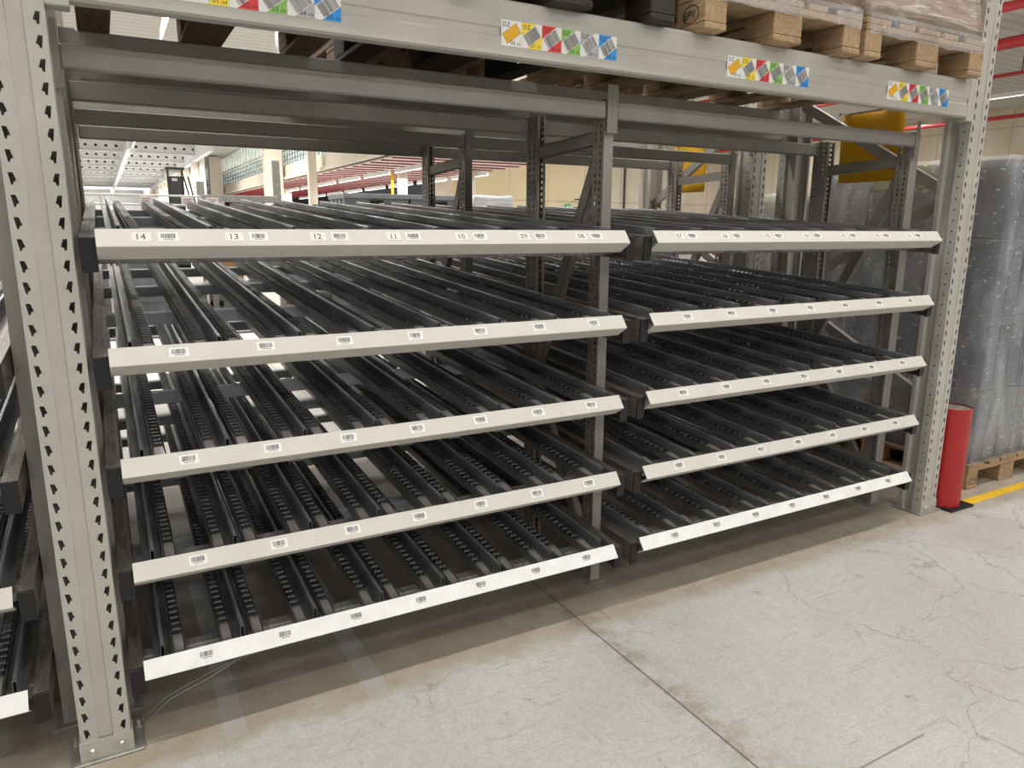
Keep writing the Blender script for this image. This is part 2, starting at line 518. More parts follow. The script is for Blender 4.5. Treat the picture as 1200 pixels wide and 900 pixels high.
def dup(root, loc, label, group=None):
    r = root.copy(); COL.objects.link(r); r.location = loc; r['label'] = label
    if group: r['group'] = group
    for ch in list(root.children):
        c = ch.copy(); COL.objects.link(c); c.parent = r
        for g in list(ch.children):
            d = g.copy(); COL.objects.link(d); d.parent = c
    return r

# ------------------------------------------------------------------ the setting
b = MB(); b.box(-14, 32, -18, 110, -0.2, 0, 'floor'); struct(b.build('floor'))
b = MB(); b.box(-14, 32, -18, 110, 6.0, 6.2, 'ceiling'); struct(b.build('ceiling'))
b = MB(); b.box(31.3, 31.6, -18, 28.5, 0, 6.0, 'conc_wall'); struct(b.build('wall_right'))
b = MB(); b.box(12.9, 21.2, 28.5, 28.8, 0, 6.0, 'cream_wall'); b.box(21.2, 31.3, 28.5, 28.8, 0, 6.0, 'conc_wall_back'); struct(b.build('wall_back'))
b = MB(); b.box(12.95, 13.75, 28.2, 28.5, 0, 6.0, 'column'); struct(b.build('trim_1'))
b = MB(); b.box(-14, 32, 109.8, 110, 0, 6.0, 'beam_white'); struct(b.build('wall_far'))
b = MB(); b.box(-14.2, -14, -18, 110, 0, 6.0, 'slab'); struct(b.build('wall_left'))
# perforated roof beams of the far hall
for i in range(9):
    y = 46 + 6.2 * i
    b = MB()
    hole = [(0.25 + 0.09 * math.cos(a * PI / 4), 0.3 + 0.075 * math.sin(a * PI / 4)) for a in range(8)]
    for k in range(24):
        b.perf((-6 + k * 0.5, y, 5.45), (1, 0, 0), (0, 0, 1), 0.5, 1, 0.55, [hole], 'beam_white')
    b.box(-6, 6, y - 0.12, y + 0.12, 5.4, 5.46, 'beam_white')
    b.box(-6, 6, y + 0.3, y + 0.32, 5.4, 6.0, 'dark_steel')
    struct(b.build('ceiling_beam'))
b = MB(); b.box(1.55, 1.75, 40, 109, 5.1, 5.5, 'beam_white'); struct(b.build('ceiling_girder'))
b = MB(); b.box(5.3, 5.6, 40, 109, 5.2, 6.0, 'beam_white'); struct(b.build('ceiling_girder'))
for i in range(12):
    b = MB(); y = 48 + 5 * i
    b.box(5.3, 5.65, y, y + 0.4, 0, 5.3, 'column'); struct(b.build('column'))
b = MB(); b.box(5.7, 5.8, 46, 109, 0, 5.4, 'white_steel'); struct(b.build('wall_hall'))
# mezzanine with its glazed front
b = MB(); b.box(7.7, 12.8, 19.0, 75, 3.55, 4.1, 'slab'); b.box(7.62, 7.75, 19.0, 75, 3.5, 3.62, 'slab'); struct(b.build('mezzanine_floor_slab'))
b = MB(); b.box(12.6, 12.75, 19.0, 75, 4.1, 6.0, 'white_steel'); struct(b.build('wall_mezzanine'))
b = MB()
b.box(7.9, 12.8, 19.2, 75, 3.46, 3.5, 'deck_pale')
for i in range(56):
    b.box(7.9, 12.8, 19.5 + i, 19.57 + i, 3.42, 3.46, 'joist_red')
struct(b.build('ceiling_under_mezzanine'))
w = MB()
for i in range(56):
    y = 19.2 + i
    w.box(7.86, 7.92, y, y + 0.07, 4.1, 6.0, 'white_steel')
for z in (4.1, 4.95, 5.9):
    w.box(7.85, 7.93, 19.2, 75, z, z + 0.08, 'white_steel')
wf = struct(w.build('window_1'))
g = MB(); g.box(7.88, 7.9, 19.2, 75, 4.18, 5.9, 'glass'); g.build('glass_pane', wf)
rl = MB()
for i in range(112):
    rl.box(7.7, 7.72, 19.2 + i * .5, 19.22 + i * .5, 4.1, 4.75, 'dark_steel')
for z in (4.3, 4.5, 4.75):
    rl.box(7.7, 7.72, 19.2, 75, z, z + 0.03, 'dark_steel')
struct(rl.build('trim_2'))
for (x, y, wd) in ((7.2, 33.5, 0.75), (7.2, 52.5, 0.8), (9.95, 24.2, 0.3), (7.3, 26.8, 0.3), (9.2, 40, 0.4), (11.9, 22.5, 0.3)):
    b = MB(); b.bbox(x - wd / 2, x + wd / 2, y - wd / 2, y + wd / 2, 0, 5.9 if x < 7.6 else 3.4, 'column', 0.02); struct(b.build('column'))
b = MB(); b.cyl((10.0, 25.4, 0), (10.0, 25.4, 3.4), 0.05, 'yellow_line'); struct(b.build('trim_3'))

# tube lights
def tube_light(x0, y0, x1, y1, z, label, group, drop=True):
    t = thing('tube_light', ((x0 + x1) / 2, (y0 + y1) / 2, z), label, 'ceiling light', group)
    b = MB(); b.bar((x0, y0, z + 0.05), (x1, y1, z + 0.05), 0.14, 0.07, 'housing', up=(0, 0, 1)); b.build('housing', t)
    b = MB(); b.cyl((x0, y0, z), (x1, y1, z), 0.03, 'tube', n=8); b.build('lit_tube', t)
    b = MB()
    for k in (0.15, 0.85):
        p = Vector((x0, y0, z)).lerp(Vector((x1, y1, z)), k)
        b.cyl(p + Vector((0, 0, 0.06)), (p.x, p.y, 3.455 if z < 3.4 else 5.995), 0.01, 'housing', n=6)
    b.build('hanger', t)
    return t
for i in range(14):
    tube_light(2.05, 40 + 4.6 * i, 2.05, 43.4 + 4.6 * i, 5.72, 'white tube light in the row running down the far hall roof', 'tube lights of the far hall row')
for i in range(7):
    tube_light(9.0, 19.5 + 3.4 * i, 9.0, 22.3 + 3.4 * i, 3.22, 'white tube light in the nearer row under the red joists', 'tube lights of the nearer row under the red joists')
for i in range(8):
    tube_light(12.1, 28.5 - 7 + 3.6 * i, 12.1, 31.5 - 7 + 3.6 * i, 3.22, 'white tube light in the farther row under the red joists', 'tube lights of the farther row under the red joists')
tube_light(24.95, 6.5, 24.95, 14.5, 5.45, 'long white tube light right of the tall right post', 'tube lights near the concrete wall')
tube_light(15.4, 3.0, 15.4, 7.6, 5.6, 'short bright tube light at the top right corner', 'tube lights near the concrete wall')
tube_light(1.65, 12, 1.65, 17.0, 5.5, 'bright tube light seen beneath the leftmost pallet', None)
tube_light(22.0, 17.5, 22.0, 21.5, 5.45, 'tube light peeping out left of the yellow sheet', None)
# red sprinkler pipes
for k, (x, z, r, lab) in enumerate(((15.3, 5.5, 0.09, 'upper red sprinkler pipe at the top right corner'),
                                   (18.2, 5.5, 0.13, 'thick red sprinkler pipe crossing behind the right post'),
                                   (21.0, 5.35, 0.05, 'thin red pipe just below the thick sprinkler pipe'),
                                   (27.6, 5.2, 0.07, 'red pipe above the yellow sheet'))):
    b = MB(); b.cyl((x, -2, z), (x, 27, z), r, 'pipe_red', n=10)
    for y in range(0, 27, 3):
        b.cyl((x, y, z), (x, y, 5.998), 0.015, 'dark_steel', n=6)
    tag(b.build('sprinkler_pipe'), lab, 'pipe')

# ------------------------------------------------------------------ pallet rack frames
HOLE_L = [(0.0095, 0.0385), (0.0190, 0.0385), (0.0250, 0.0205), (0.0190, 0.0178), (0.0178, 0.0112), (0.0135, 0.0112)]
HOLE_R = [(0.042 - a, b_) for a, b_ in HOLE_L][::-1]
def ring(cx, cy, r, n=8):
    return [(cx + r * math.cos(2 * PI * i / n), cy + r * math.sin(2 * PI * i / n)) for i in range(n)]

def pallet_post(name, parent, x0, y0, back=False, top=3.4):
    # omega post 120 wide, 110 deep, holes every 50
    s = -1 if back else 1
    n = int((top - 0.06) / 0.05)
    b = MB()
    zb = 0.06
    zt = zb + n * 0.05
    w = 0.1205
    def Y(d): return y0 + s * d
    b.perf((x0, Y(0), zb), (1, 0, 0), (0, 0, 1), 0.042, n, 0.05, [HOLE_L], 'rack', 0.002, nrm=(0, -s, 0))
    b.perf((x0 + w - 0.042, Y(0), zb), (1, 0, 0), (0, 0, 1), 0.042, n, 0.05, [HOLE_R], 'rack', 0.002, nrm=(0, -s, 0))
    b.sheet([(x0 + 0.042, Y(0)), (x0 + 0.0445, Y(0.005)), (x0 + w - 0.0445, Y(0.005)), (x0 + w - 0.042, Y(0))], 'z', zb, zt, 'rack')
    for xe, sg in ((x0, 1), (x0 + w, -1)):
        b.perf((xe, Y(0.0), zb), (0, s, 0), (0, 0, 1), 0.05, n, 0.05, [ring(0.024, 0.0, 0.0001, 3) if False else ring(0.027, 0.012, 0.0048)], 'rack', 0.004, nrm=(-sg, 0, 0))
        b.sheet([(xe, Y(0.05)), (xe + sg * 0.014, Y(0.06)), (xe + sg * 0.014, Y(0.095)), (xe, Y(0.105)), (xe, Y(0.125)), (xe + sg * 0.012, Y(0.125))], 'z', zb, zt, 'rack')
        b.sheet([(xe, Y(0)), (xe, Y(0.05)), (xe + sg * 0.014, Y(0.06)), (xe + sg * 0.014, Y(0.095)), (xe, Y(0.105)), (xe, Y(0.125))], 'z', 0.008, zb, 'rack')
    b.sheet([(x0, Y(0)), (x0 + w, Y(0))], 'z', 0.008, zb, 'rack')
    b.quad((x0, Y(0), zt), (1, 0, 0), (0, s, 0), [(0, 0), (w, 0), (w, 0.1), (0, 0.1)], 'rack')
    b.sheet([(x0 + 0.014, Y(0.078)), (x0 + w - 0.014, Y(0.078))], 'z', 0.02, zt, 'rack')  # added web closing the open back, keeps light out so the holes look dark
    return b.build(name, parent)

def foot(parent, x0, x1, y0, y1, px0, px1, py0, front=-1):
    b = MB(); b.bbox(x0, x1, y0, y1, 0, 0.008, 'zinc', 0.002)
    bp = b.build('base_plate', parent)
    yy = py0 + front * 0.004
    b = MB()
    b.box(px0 - 0.004, px1 + 0.004, min(yy, py0), max(yy, py0), 0.008, 0.062, 'rack')
    b.box(px0 - 0.005, px0 - 0.001, min(py0, py0 - front * 0.05), max(py0, py0 - front * 0.05), 0.008, 0.062, 'rack')
    b.box(px1 + 0.001, px1 + 0.005, min(py0, py0 - front * 0.05), max(py0, py0 - front * 0.05), 0.008, 0.062, 'rack')
    b.build('foot_bracket', parent)
    for x in (px0 + 0.025, px1 - 0.025):
        b = MB(); b.cyl((x, yy, 0.034), (x, yy + front * 0.006, 0.034), 0.011, 'bolt', n=16)
        b.cyl((x, yy + front * 0.006, 0.034), (x, yy + front * 0.011, 0.034), 0.008, 'bolt', 0.005, n=16)
        b.build('bolt', parent)
    for x in (x0 + 0.012, x1 - 0.014):
        b = MB(); yb = (y0 + y1) / 2 + 0.02
        b.cyl((x, yb, 0.008), (x, yb, 0.016), 0.009, 'bolt', n=6); b.cyl((x, yb, 0.016), (x, yb, 0.034), 0.0045, 'bolt', n=10)
        b.build('anchor_bolt', parent)

def cbar(p0, p1, w, h, mat, name, parent, up=(1, 0, 0)):
    # open C channel brace
    b = MB()
    p0, p1 = Vector(p0), Vector(p1)
    d = (p1 - p0).normalized(); u = Vector(up); k = d.cross(u)
    b.bar(p0 - u * (w / 2 - 0.0015), p1 - u * (w / 2 - 0.0015), 0.003, h, mat, up)
    for sg in (-1, 1):
        b.bar(p0 + k * (sg * (h / 2 - 0.0015)), p1 + k * (sg * (h / 2 - 0.0015)), w, 0.003, mat, up)
    b.build(name, parent)

def pallet_frame(label, x0, yf, rear, xb, flip=False):
    w = 0.1205
    t = thing('rack_frame', (x0 + w / 2, yf, 0), label, 'rack frame')
    pallet_post('front_post', t, x0, yf)
    pallet_post('rear_post', t, x0, rear, back=True)
    foot(t, x0 - 0.03, x0 + w + 0.032, yf - 0.018, yf + 0.14, x0, x0 + w, yf, -1)
    foot(t, x0 - 0.03, x0 + w + 0.032, rear - 0.14, rear + 0.018, x0, x0 + w, rear, 1)
    zz = [2.65, 2.13, 1.60, 1.57, 1.07, 1.03, 0.58, 0.54, 0.10]
    f, r = yf + 0.10, rear - 0.10
    for za, zb, fr in ((2.66, 3.14, 0), (2.62, 2.16, 0), (1.60, 2.12, 1), (1.57, 1.08, 0), (0.585, 1.03, 1), (0.54, 0.12, 0)):
        if flip:
            cbar((xb, r, za), (xb, f, zb), 0.03, 0.05, 'flow', 'diagonal_brace', t)
        elif fr:
            cbar((xb, f, za), (xb, r, zb), 0.03, 0.05, 'flow', 'diagonal_brace', t)
        else:
            cbar((xb, f, za), (xb, r, zb), 0.03, 0.05, 'flow', 'diagonal_brace', t)
    cbar((xb, f, 0.16), (xb, r, 0.16), 0.03, 0.05, 'flow', 'horizontal_brace', t)
    return t
pallet_frame('tall perforated light grey rack frame at the left edge of the photo', -0.103, 0.0, 1.10, -0.070)
pallet_frame('tall perforated light grey rack frame beside the red bollard', 3.6225, 0.0, 1.10, 3.685)
pallet_frame('far left perforated grey rack frame of the back-to-back rack', -0.103, 1.30, 2.40, -0.070, True)
pallet_frame('perforated grey rack frame behind the right frame, in the back-to-back rack', 3.6225, 1.30, 2.40, 3.685, True)

# beams of the pallet rack
def rack_beam(label, yface, s, stickers=False, group=None):
    x0, x1 = 0.0175, 3.6225
    t = thing('pallet_beam', ((x0 + x1) / 2, yface, 1.93), label, 'rack beam', group)
    def Y(d): return yface + s * d
    prof = [(Y(0.0), 1.948), (Y(0.0), 1.984), (Y(0.004), 1.989), (Y(0.004), 2.008), (Y(0.0), 2.013), (Y(0.0), 2.085), (Y(0.004), 2.09),
            (Y(0.046), 2.09), (Y(0.05), 2.086), (Y(0.05), 1.934), (Y(0.046), 1.93), (Y(0.006), 1.93), (Y(-0.001), 1.936)]
    b = MB(); b.prism(prof, 'x', x0 + 0.003, x1 - 0.003, 'rack'); b.build('beam_body', t, fix=True)
    for xa, xb in ((x0 - 0.001, x0 + 0.05), (x1 - 0.05, x1 + 0.001)):
        b = MB(); b.bbox(xa, xb, min(Y(-0.003), Y(0.052)), max(Y(-0.003), Y(0.052)), 1.915, 2.096, 'rack', 0.003); b.build('end_connector', t)
    if stickers:
        cols = ['white', 'lab_yellow', 'lab_red', 'lab_green', 'lab_grey', 'lab_blue']
        for gname, xs in (('04', 0.271), ('03', 1.177), ('02', 2.09), ('01', 2.995)):
            for k in range(6):
                b = MB(); S = 0.0708
                o = (xs + k * S + 0.0004, yface, 1.9625); u = (S - 0.0008, 0, 0); v = (0, 0, 0.0715)
                l0 = 0.00005 / 1
                U, V = Vector(u), Vector(v)
                def q(pts, mat, lift):
                    b.quad(Vector(o) + Vector((0, -lift, 0)), U, V, pts, mat)
                # thin paper
                b.box(o[0], o[0] + u[0], yface - 0.0012, yface + 0.0002 if False else yface - 0.0002, o[2], o[2] + v[2], 'white')
                ty = yface - 0.0014
                def P(a, c): return (o[0] + a * u[0], o[2] + c * v[2])
                def poly(pts, mat, y):
                    b.add([(P(a, c)[0], y, P(a, c)[1]) for a, c in pts], [tuple(range(len(pts)))], mat)
                if k:
                    poly([(0, 1), (0, .46), (.74, 1)], cols[k], ty)
                    poly([(1, 0), (1, .54), (.26, 0)], cols[k], ty)
                    ca, sa = math.cos(0.62), math.sin(0.62)
                    rnd = random.Random(k)
                    pos = -0.36
                    while pos < 0.36:
                        wd = rnd.choice((.012, .02, .03))
                        pts = [(pos, -.24), (pos + wd, -.24), (pos + wd, .24), (pos, .24)]
                        poly([(.5 + a * ca - c * sa, .5 + a * sa + c * ca) for a, c in pts], 'ink', ty - 0.0001)
                        pos += wd + rnd.choice((.015, .024))
                else:
                    poly([(.05, .44), (.72, .93), (.97, .56), (.30, .07)], 'ink', ty)
                    poly([(.065, .44), (.72, .915), (.955, .56), (.30, .085)], 'lab_orange', ty - 0.0001)
                b.text('DZ', 0.0185, (P(.06, .74)[0], ty - 0.0002, P(.06, .74)[1]), (1, 0, 0), (0, 0, 1), 'ink')
                b.text('0%d' % k, 0.0175, (P(.44, .06)[0], ty - 0.0002, P(.44, .06)[1]), (1, 0, 0), (0, 0, 1), 'ink')
                b.text('-' + gname, 0.0115, (P(.73, .06)[0], ty - 0.0002, P(.73, .06)[1]), (1, 0, 0), (0, 0, 1), 'ink')
                st = b.build('location_sticker', t)
                st['label'] = '%s location sticker reading 0%d-%s' % (['white and orange', 'yellow', 'red', 'green', 'grey', 'blue'][k], k, gname)
    return t
rack_beam('light grey front pallet beam with coloured DZ location stickers', 0.0, 1, True)
rack_beam('grey rear pallet beam in shade under the loaded pallets', 1.10, -1)
rack_beam('grey front beam of the back-to-back rack behind', 1.30, 1)
rack_beam('grey rear beam of the back-to-back rack, farthest pallet beam', 2.40, -1)

# ------------------------------------------------------------------ flow rack frames
def flow_post(name, parent, x0, x1, y0, y1, front=True, top=1.925):
    b = MB(); n = int((top - 0.05) / 0.025)
    zb, zt = 0.008, 0.008 + n * 0.025
    d = y1 - y0
    sq = lambda c: [(c - 0.0055, 0.005), (c + 0.0055, 0.005), (c + 0.0055, 0.019), (c - 0.0055, 0.019)]
    for xe, sg in ((x0, -1), (x1, 1)):
        b.perf((xe, y0, zb), (0, 1, 0), (0, 0, 1), d, n, 0.025, [sq(d * 0.3), sq(d * 0.72)], 'flow', 0.003, nrm=(sg, 0, 0))
    yw = y0 if front else y1
    sw = 1 if front else -1
    b.sheet([(x0, yw), (x1, yw)], 'z', zb, zt, 'flow')
    yl = y1 if front else y0
    for xe, sg in ((x0, 1), (x1, -1)):
        b.sheet([(xe, yl), (xe + sg * 0.012, yl)], 'z', zb, zt, 'flow')
        b.sheet([(xe + sg * 0.0025, yw + sw * 0.004), (xe + sg * 0.0025, yl - sw * 0.004)], 'z', zt - 0.001, zt, 'flow')
    return b.build(name, parent)

def flow_frame(label, x0, x1, yf, yr, braces=True):
    t = thing('flow_rack_frame', ((x0 + x1) / 2, yf, 0), label, 'rack frame')
    flow_post('front_post', t, x0, x1, yf, yf + 0.07, True)
    flow_post('rear_post', t, x0, x1, yr - 0.09, yr, False)
    for ya, yb in ((yf - 0.02, yf + 0.09), (yr - 0.11, yr + 0.02)):
        b = MB(); b.bbox(x0 - 0.025, x1 + 0.025, ya, yb, 0, 0.006, 'zinc', 0.001); b.build('base_plate', t)
        b = MB(); b.cyl((x1 + 0.013, yb - 0.02, 0.006), (x1 + 0.013, yb - 0.02, 0.022), 0.006, 'bolt', n=6); b.build('anchor_bolt', t)
    if braces:
        xm = (x0 + x1) / 2
        a, c = yf + 0.05, yr - 0.07
        cbar((xm, a, 1.755), (xm, c, 1.735), 0.03, 0.05, 'flow', 'horizontal_brace', t)
        cbar((xm, a, 1.70), (xm, c, 0.80), 0.03, 0.05, 'flow', 'diagonal_brace', t)
        cbar((xm, c, 0.76), (xm, a, 0.10), 0.03, 0.05, 'flow', 'diagonal_brace', t)
    return t
for nm, x0, x1 in (('neighbouring bay', -0.154, -0.096), ('left', -0.030, 0.028), ('middle', 1.7075, 1.7485), ('right', 3.506, 3.564)):
    flow_frame({'neighbouring bay': 'grey flow rack frame just left of the tall left post', 'left': 'grey flow rack frame right behind the tall left post',
                'middle': 'grey flow rack frame between the left and right flow shelves',
                'right': 'grey flow rack frame just left of the tall right post'}[nm], x0, x1, 0.20, 0.76)
    if nm == 'neighbouring bay':
        continue
    flow_frame({'left': 'back grey flow rack frame at the far left corner of the shelves',
                'middle': 'back grey flow rack frame in the middle, behind lane numbers 10 and 11',
                'right': 'back grey flow rack frame at right, in front of the smaller yellow sheet'}[nm], x0, x1, 1.44 if nm == 'left' else 1.38, 1.95)

def flow_beam(label, x0, x1, yface, s):
    t = thing('flow_rack_beam', ((x0 + x1) / 2, yface, 1.815), label, 'rack beam')
    ya, yb = sorted((yface, yface + s * 0.035))
    b = MB(); b.bbox(x0 + 0.002, x1 - 0.002, ya, yb, 1.815, 1.875, 'flow', 0.005); b.build('beam_body', t)
    for xa, xb in ((x0 - 0.0235, x0 + 0.001), (x1 - 0.001, x1 + 0.0225)):
        yc, yd = sorted((yface - s * 0.003, yface + s * 0.037))
        b = MB(); b.bbox(xa, xb, yc - 0.001 if s > 0 else yd - 0.004, yc + 0.004 if s > 0 else yd + 0.001, 1.765, 1.93, 'flow', 0.0015); b.build('end_connector', t)
    return t
BAYS = (('left', 0.030, 1.7055), ('right', 1.7505, 3.504))
for nm, x0, x1 in BAYS:
    flow_beam('grey cross beam along the top front of the %s flow rack bay' % nm, x0, x1, 0.185 - 0.002, 1)
    flow_beam('grey cross beam on the second post row of the %s flow rack bay' % nm, x0, x1, 0.73, 1)
    flow_beam('grey cross beam on the third post row of the %s flow rack bay' % nm, x0, x1, 1.365, 1)
    flow_beam('grey cross beam on the rearmost posts of the %s flow rack bay' % nm, x0, x1, 1.92, 1)

# ------------------------------------------------------------------ flow shelves
SLOPE = math.atan(0.0638)
LEN = 2.28
def me_track():
    b = MB()
    # U channel, wheels inside
    prof = [(-0.0165, 0.002), (-0.015, 0.002), (-0.015, -0.030), (0.015, -0.030), (0.015, 0.002), (0.0165, 0.002), (0.0165, -0.0315), (-0.0165, -0.0315)]
    b.prism(prof, 'y', 0.03, LEN - 0.02, 'rail')
    return b
def me_wheels():
    b = MB(); y = 0.130
    n = 12
    while y < LEN - 0.04:
        b.cyl((-0.0118, y, -0.0075), (0.0118, y, -0.0075), 0.0155, 'wheel', n=n)
        y += 0.0335
    return b
def me_brake():
    b = MB()
    b.prism([(0.034, -0.003), (0.112, 0.003), (0.118, -0.004), (0.118, -0.008), (0.112, -0.001), (0.034, -0.007)], 'x', -0.0125, 0.0125, 'brake')
    b.box(-0.0125, 0.0125, 0.030, 0.034, -0.028, 0.006, 'zinc')
    return b
def me_divider():
    b = MB()
    # inverted T: flat base and hollow fin, open at its front end
    b.box(-0.024, 0.024, 0.04, LEN - 0.03, -0.032, -0.0295, 'rail')
    t_ = 0.0055
    prof = [(-t_, -0.0295), (-t_, 0.023), (-t_ + 0.002, 0.026), (t_ - 0.002, 0.026), (t_, 0.023), (t_, -0.0295), (t_ - 0.0012, -0.0295), (t_ - 0.0012, 0.0228),
            (-t_ + 0.0012, 0.0228), (-t_ + 0.0012, -0.0295)]
    b.prism(prof, 'y', 0.045, LEN - 0.03, 'fin')
    return b
def me_channel():
    b = MB(); w = 0.0345; h = 0.082
    # top flange with its row of holes, web, bottom flange, inner lip
    n = int(LEN / 0.025)
    b.perf((0, 0.004, 0), (1, 0, 0), (0, 1, 0), w, n, 0.025, [ring(w * 0.62, 0.0125, 0.0032, 6)], 'chan', 0.003, nrm=(0, 0, 1))
    L1 = 0.004 + n * 0.025
    b.prism([(0, -0.001), (0.003, -0.001), (0.003, -h + 0.003), (w, -h + 0.003), (w, -h), (0, -h)], 'y', 0.004, L1, 'chan')
    b.box(w - 0.003, w, 0.004, L1, -0.018, -0.001, 'chan')
    return b
def me_cap():
    b = MB(); b.bbox(-0.0005, 0.0353, -0.004, 0.004, -0.0845, 0.0005, 'black', 0.0015)
    return b
PROTO = {}
def shared(key, fn, name, parent, loc=(0, 0, 0), scale=None):
    if key not in PROTO:
        o = fn().build(name, None, fix=(key not in ('channel',)))
        PROTO[key] = o.data
        COL.objects.unlink(o); bpy.data.objects.remove(o)
    o = bpy.data.objects.new(name, PROTO[key]); COL.objects.link(o)
    o.parent = parent; o.location = loc
    if scale: o.scale = scale
    return o

def barcode_mesh(kind):
    def f():
        b = MB(); w, h = 0.047, 0.0275
        b.box(-w / 2, w / 2, -h / 2, h / 2, 0.0, 0.0008, 'white')
        rnd = random.Random(11 + kind); x = -w * 0.37
        while x < w * 0.34:
            wd = rnd.choice((0.0006, 0.0009, 0.0016))
            b.add([(x, -h * 0.18, 0.001), (x + wd, -h * 0.18, 0.001), (x + wd, h * 0.34, 0.001), (x, h * 0.34, 0.001)], [(0, 1, 2, 3)], 'ink')
            x += wd + rnd.choice((0.0007, 0.0011))
        for k in range(7):
            x = -w * 0.24 + k * 0.0036
            b.add([(x, -h * .36, 0.001), (x + 0.002, -h * .36, 0.001), (x + 0.002, -h * .25, 0.001), (x, -h * .25, 0.001)], [(0, 1, 2, 3)], 'ink')
        return b
    return f
def number_mesh(txt):
    def f():
        b = MB(); w, h = 0.044, 0.0275
        b.box(-w / 2, w / 2, -h / 2, h / 2, 0.0, 0.0008, 'cream_paper')
        vs, fs = text_geo(txt)
        cx = (min(p[0] for p in vs) + max(p[0] for p in vs)) / 2
        sz = 0.0255
        b.text(txt, sz, (-cx * sz, -0.0086, 0.001), (1, 0, 0), (0, 1, 0), 'ink')
        return b
    return f

# front strip faces: upper face from (y 0, z .02) down to (y -.035, z -.019)
UP0, FOLD, LOW = (0.0, 0.020), (-0.035, -0.019), (0.016, -0.056)
LABEL_TILT = math.atan2(UP0[1] - FOLD[1], UP0[0] - FOLD[0])
def me_strip(wd, mat='strip'):
    def f():
        b = MB(); k = 0.0018
        prof = [UP0, (FOLD[0] + 0.001, FOLD[1] + 0.001), (FOLD[0], FOLD[1] - 0.001), (FOLD[0] + 0.0015, FOLD[1] - 0.0025), LOW,
                (LOW[0] + 0.001, LOW[1] + 0.0022), (FOLD[0] + 0.004, FOLD[1] - 0.0005), (UP0[0] + 0.0015, UP0[1] - 0.0015)]
        b.prism(prof, 'x', 0, wd, mat)
        return b
    return f

def flow_shelf(label, x0, z0, wb, strip0, strip1, fins, labels, numbers, key, group=None, labkind=0):
    t = thing('flow_shelf', (x0, 0, z0), label, 'flow shelf', group)
    t['_w'] = None
    del t['_w']
    t.rotation_euler = (SLOPE, 0, 0)
    a = shared('channel', me_channel, 'side_channel', t)
    shared('cap', me_cap, 'end_cap', a)
    a = shared('channel', me_channel, 'side_channel', t, (wb, 0, 0), (-1, 1, 1))
    shared('cap', me_cap, 'end_cap', a)
    for i, y in enumerate((0.10, 0.80, 1.47, 2.10)):
        def cb():
            b = MB(); b.bbox(0.0035, wb - 0.0035, y, y + 0.04, -0.076, -0.0325, 'cross' if i else 'rail', 0.003); return b
        shared('cross%d%s' % (i, key), cb, 'cross_beam', t)
    for i, fx in enumerate(fins):
        shared('divider', me_divider, 'lane_divider', t, (fx, 0, 0))
        for sg in (-1, 1):
            if (i == 0 and sg < 0) or (i == len(fins) - 1 and sg > 0):
                continue
            r = shared('track', me_track, 'roller_track', t, (fx + sg * 0.0435, 0, 0))
            shared('wheels', me_wheels, 'roller_wheels', r)
            shared('brake', me_brake, 'brake_plate', r)
    sm = 'strip_white' if z0 < 0.3 else 'strip'
    s = shared('strip' + key + sm, me_strip(strip1 - strip0, sm), 'front_strip', t, (strip0, 0, 0))
    mid = 0.47
    for i, lx in enumerate(labels):
        py = UP0[0] + (FOLD[0] - UP0[0]) * mid; pz = UP0[1] + (FOLD[1] - UP0[1]) * mid
        o = shared('barcode%d' % ((i + labkind) % 3), barcode_mesh((i + labkind) % 3), 'barcode_label', s, (lx - strip0, py, pz))
        o.rotation_euler = (LABEL_TILT, 0, 0)
        if numbers:
            o = shared('number' + numbers[i], number_mesh(numbers[i]), 'number_label', s, (lx - strip0 - 0.061, py, pz))
            o.rotation_euler = (LABEL_TILT, 0, 0)
            o['label'] = 'lane number label reading ' + numbers[i]
    return t

LV = (1.403, 1.110, 0.820, 0.530, 0.240)
TIER = ('topmost', 'second', 'middle', 'fourth', 'bottom')
EXTRA = ((' carrying lane numbers 14 to 08', ' carrying lane numbers 07 to 01'),) + (('', ''),) * 4
fl = [0.117 - 0.031 + 0.2162 * k for k in range(8)]
ll = [0.226 - 0.031 + 0.2175 * k for k in range(7)]
fr = [1.833 - 1.750 + 0.2222 * k for k in range(8)]
lr = [1.955 - 1.750 + 0.2235 * k for k in range(7)]
for i, z in enumerate(LV):
    L = flow_shelf('%s flow shelf of the left bay%s' % (TIER[i], EXTRA[i][0] or ', plain barcode strip in front'), 0.031, z, 1.675, 0.035, 1.632, fl, ll,
                   ['14', '13', '12', '11', '10', '09', '08'] if i == 0 else None, 'L', None, i)
    flow_shelf('%s flow shelf of the right bay%s' % (TIER[i], EXTRA[i][1] or ', plain barcode strip in front'), 1.750, z, 1.750, 0.036, 1.711, fr, lr,
               ['07', '06', '05', '04', '03', '02', '01'] if i == 0 else None, 'R', None, i)
    if i > 0:
        dup(L, (0.031 - 1.864, 0, z), '%s flow shelf of the neighbouring bay, cut off left of the tall post' % TIER[i])

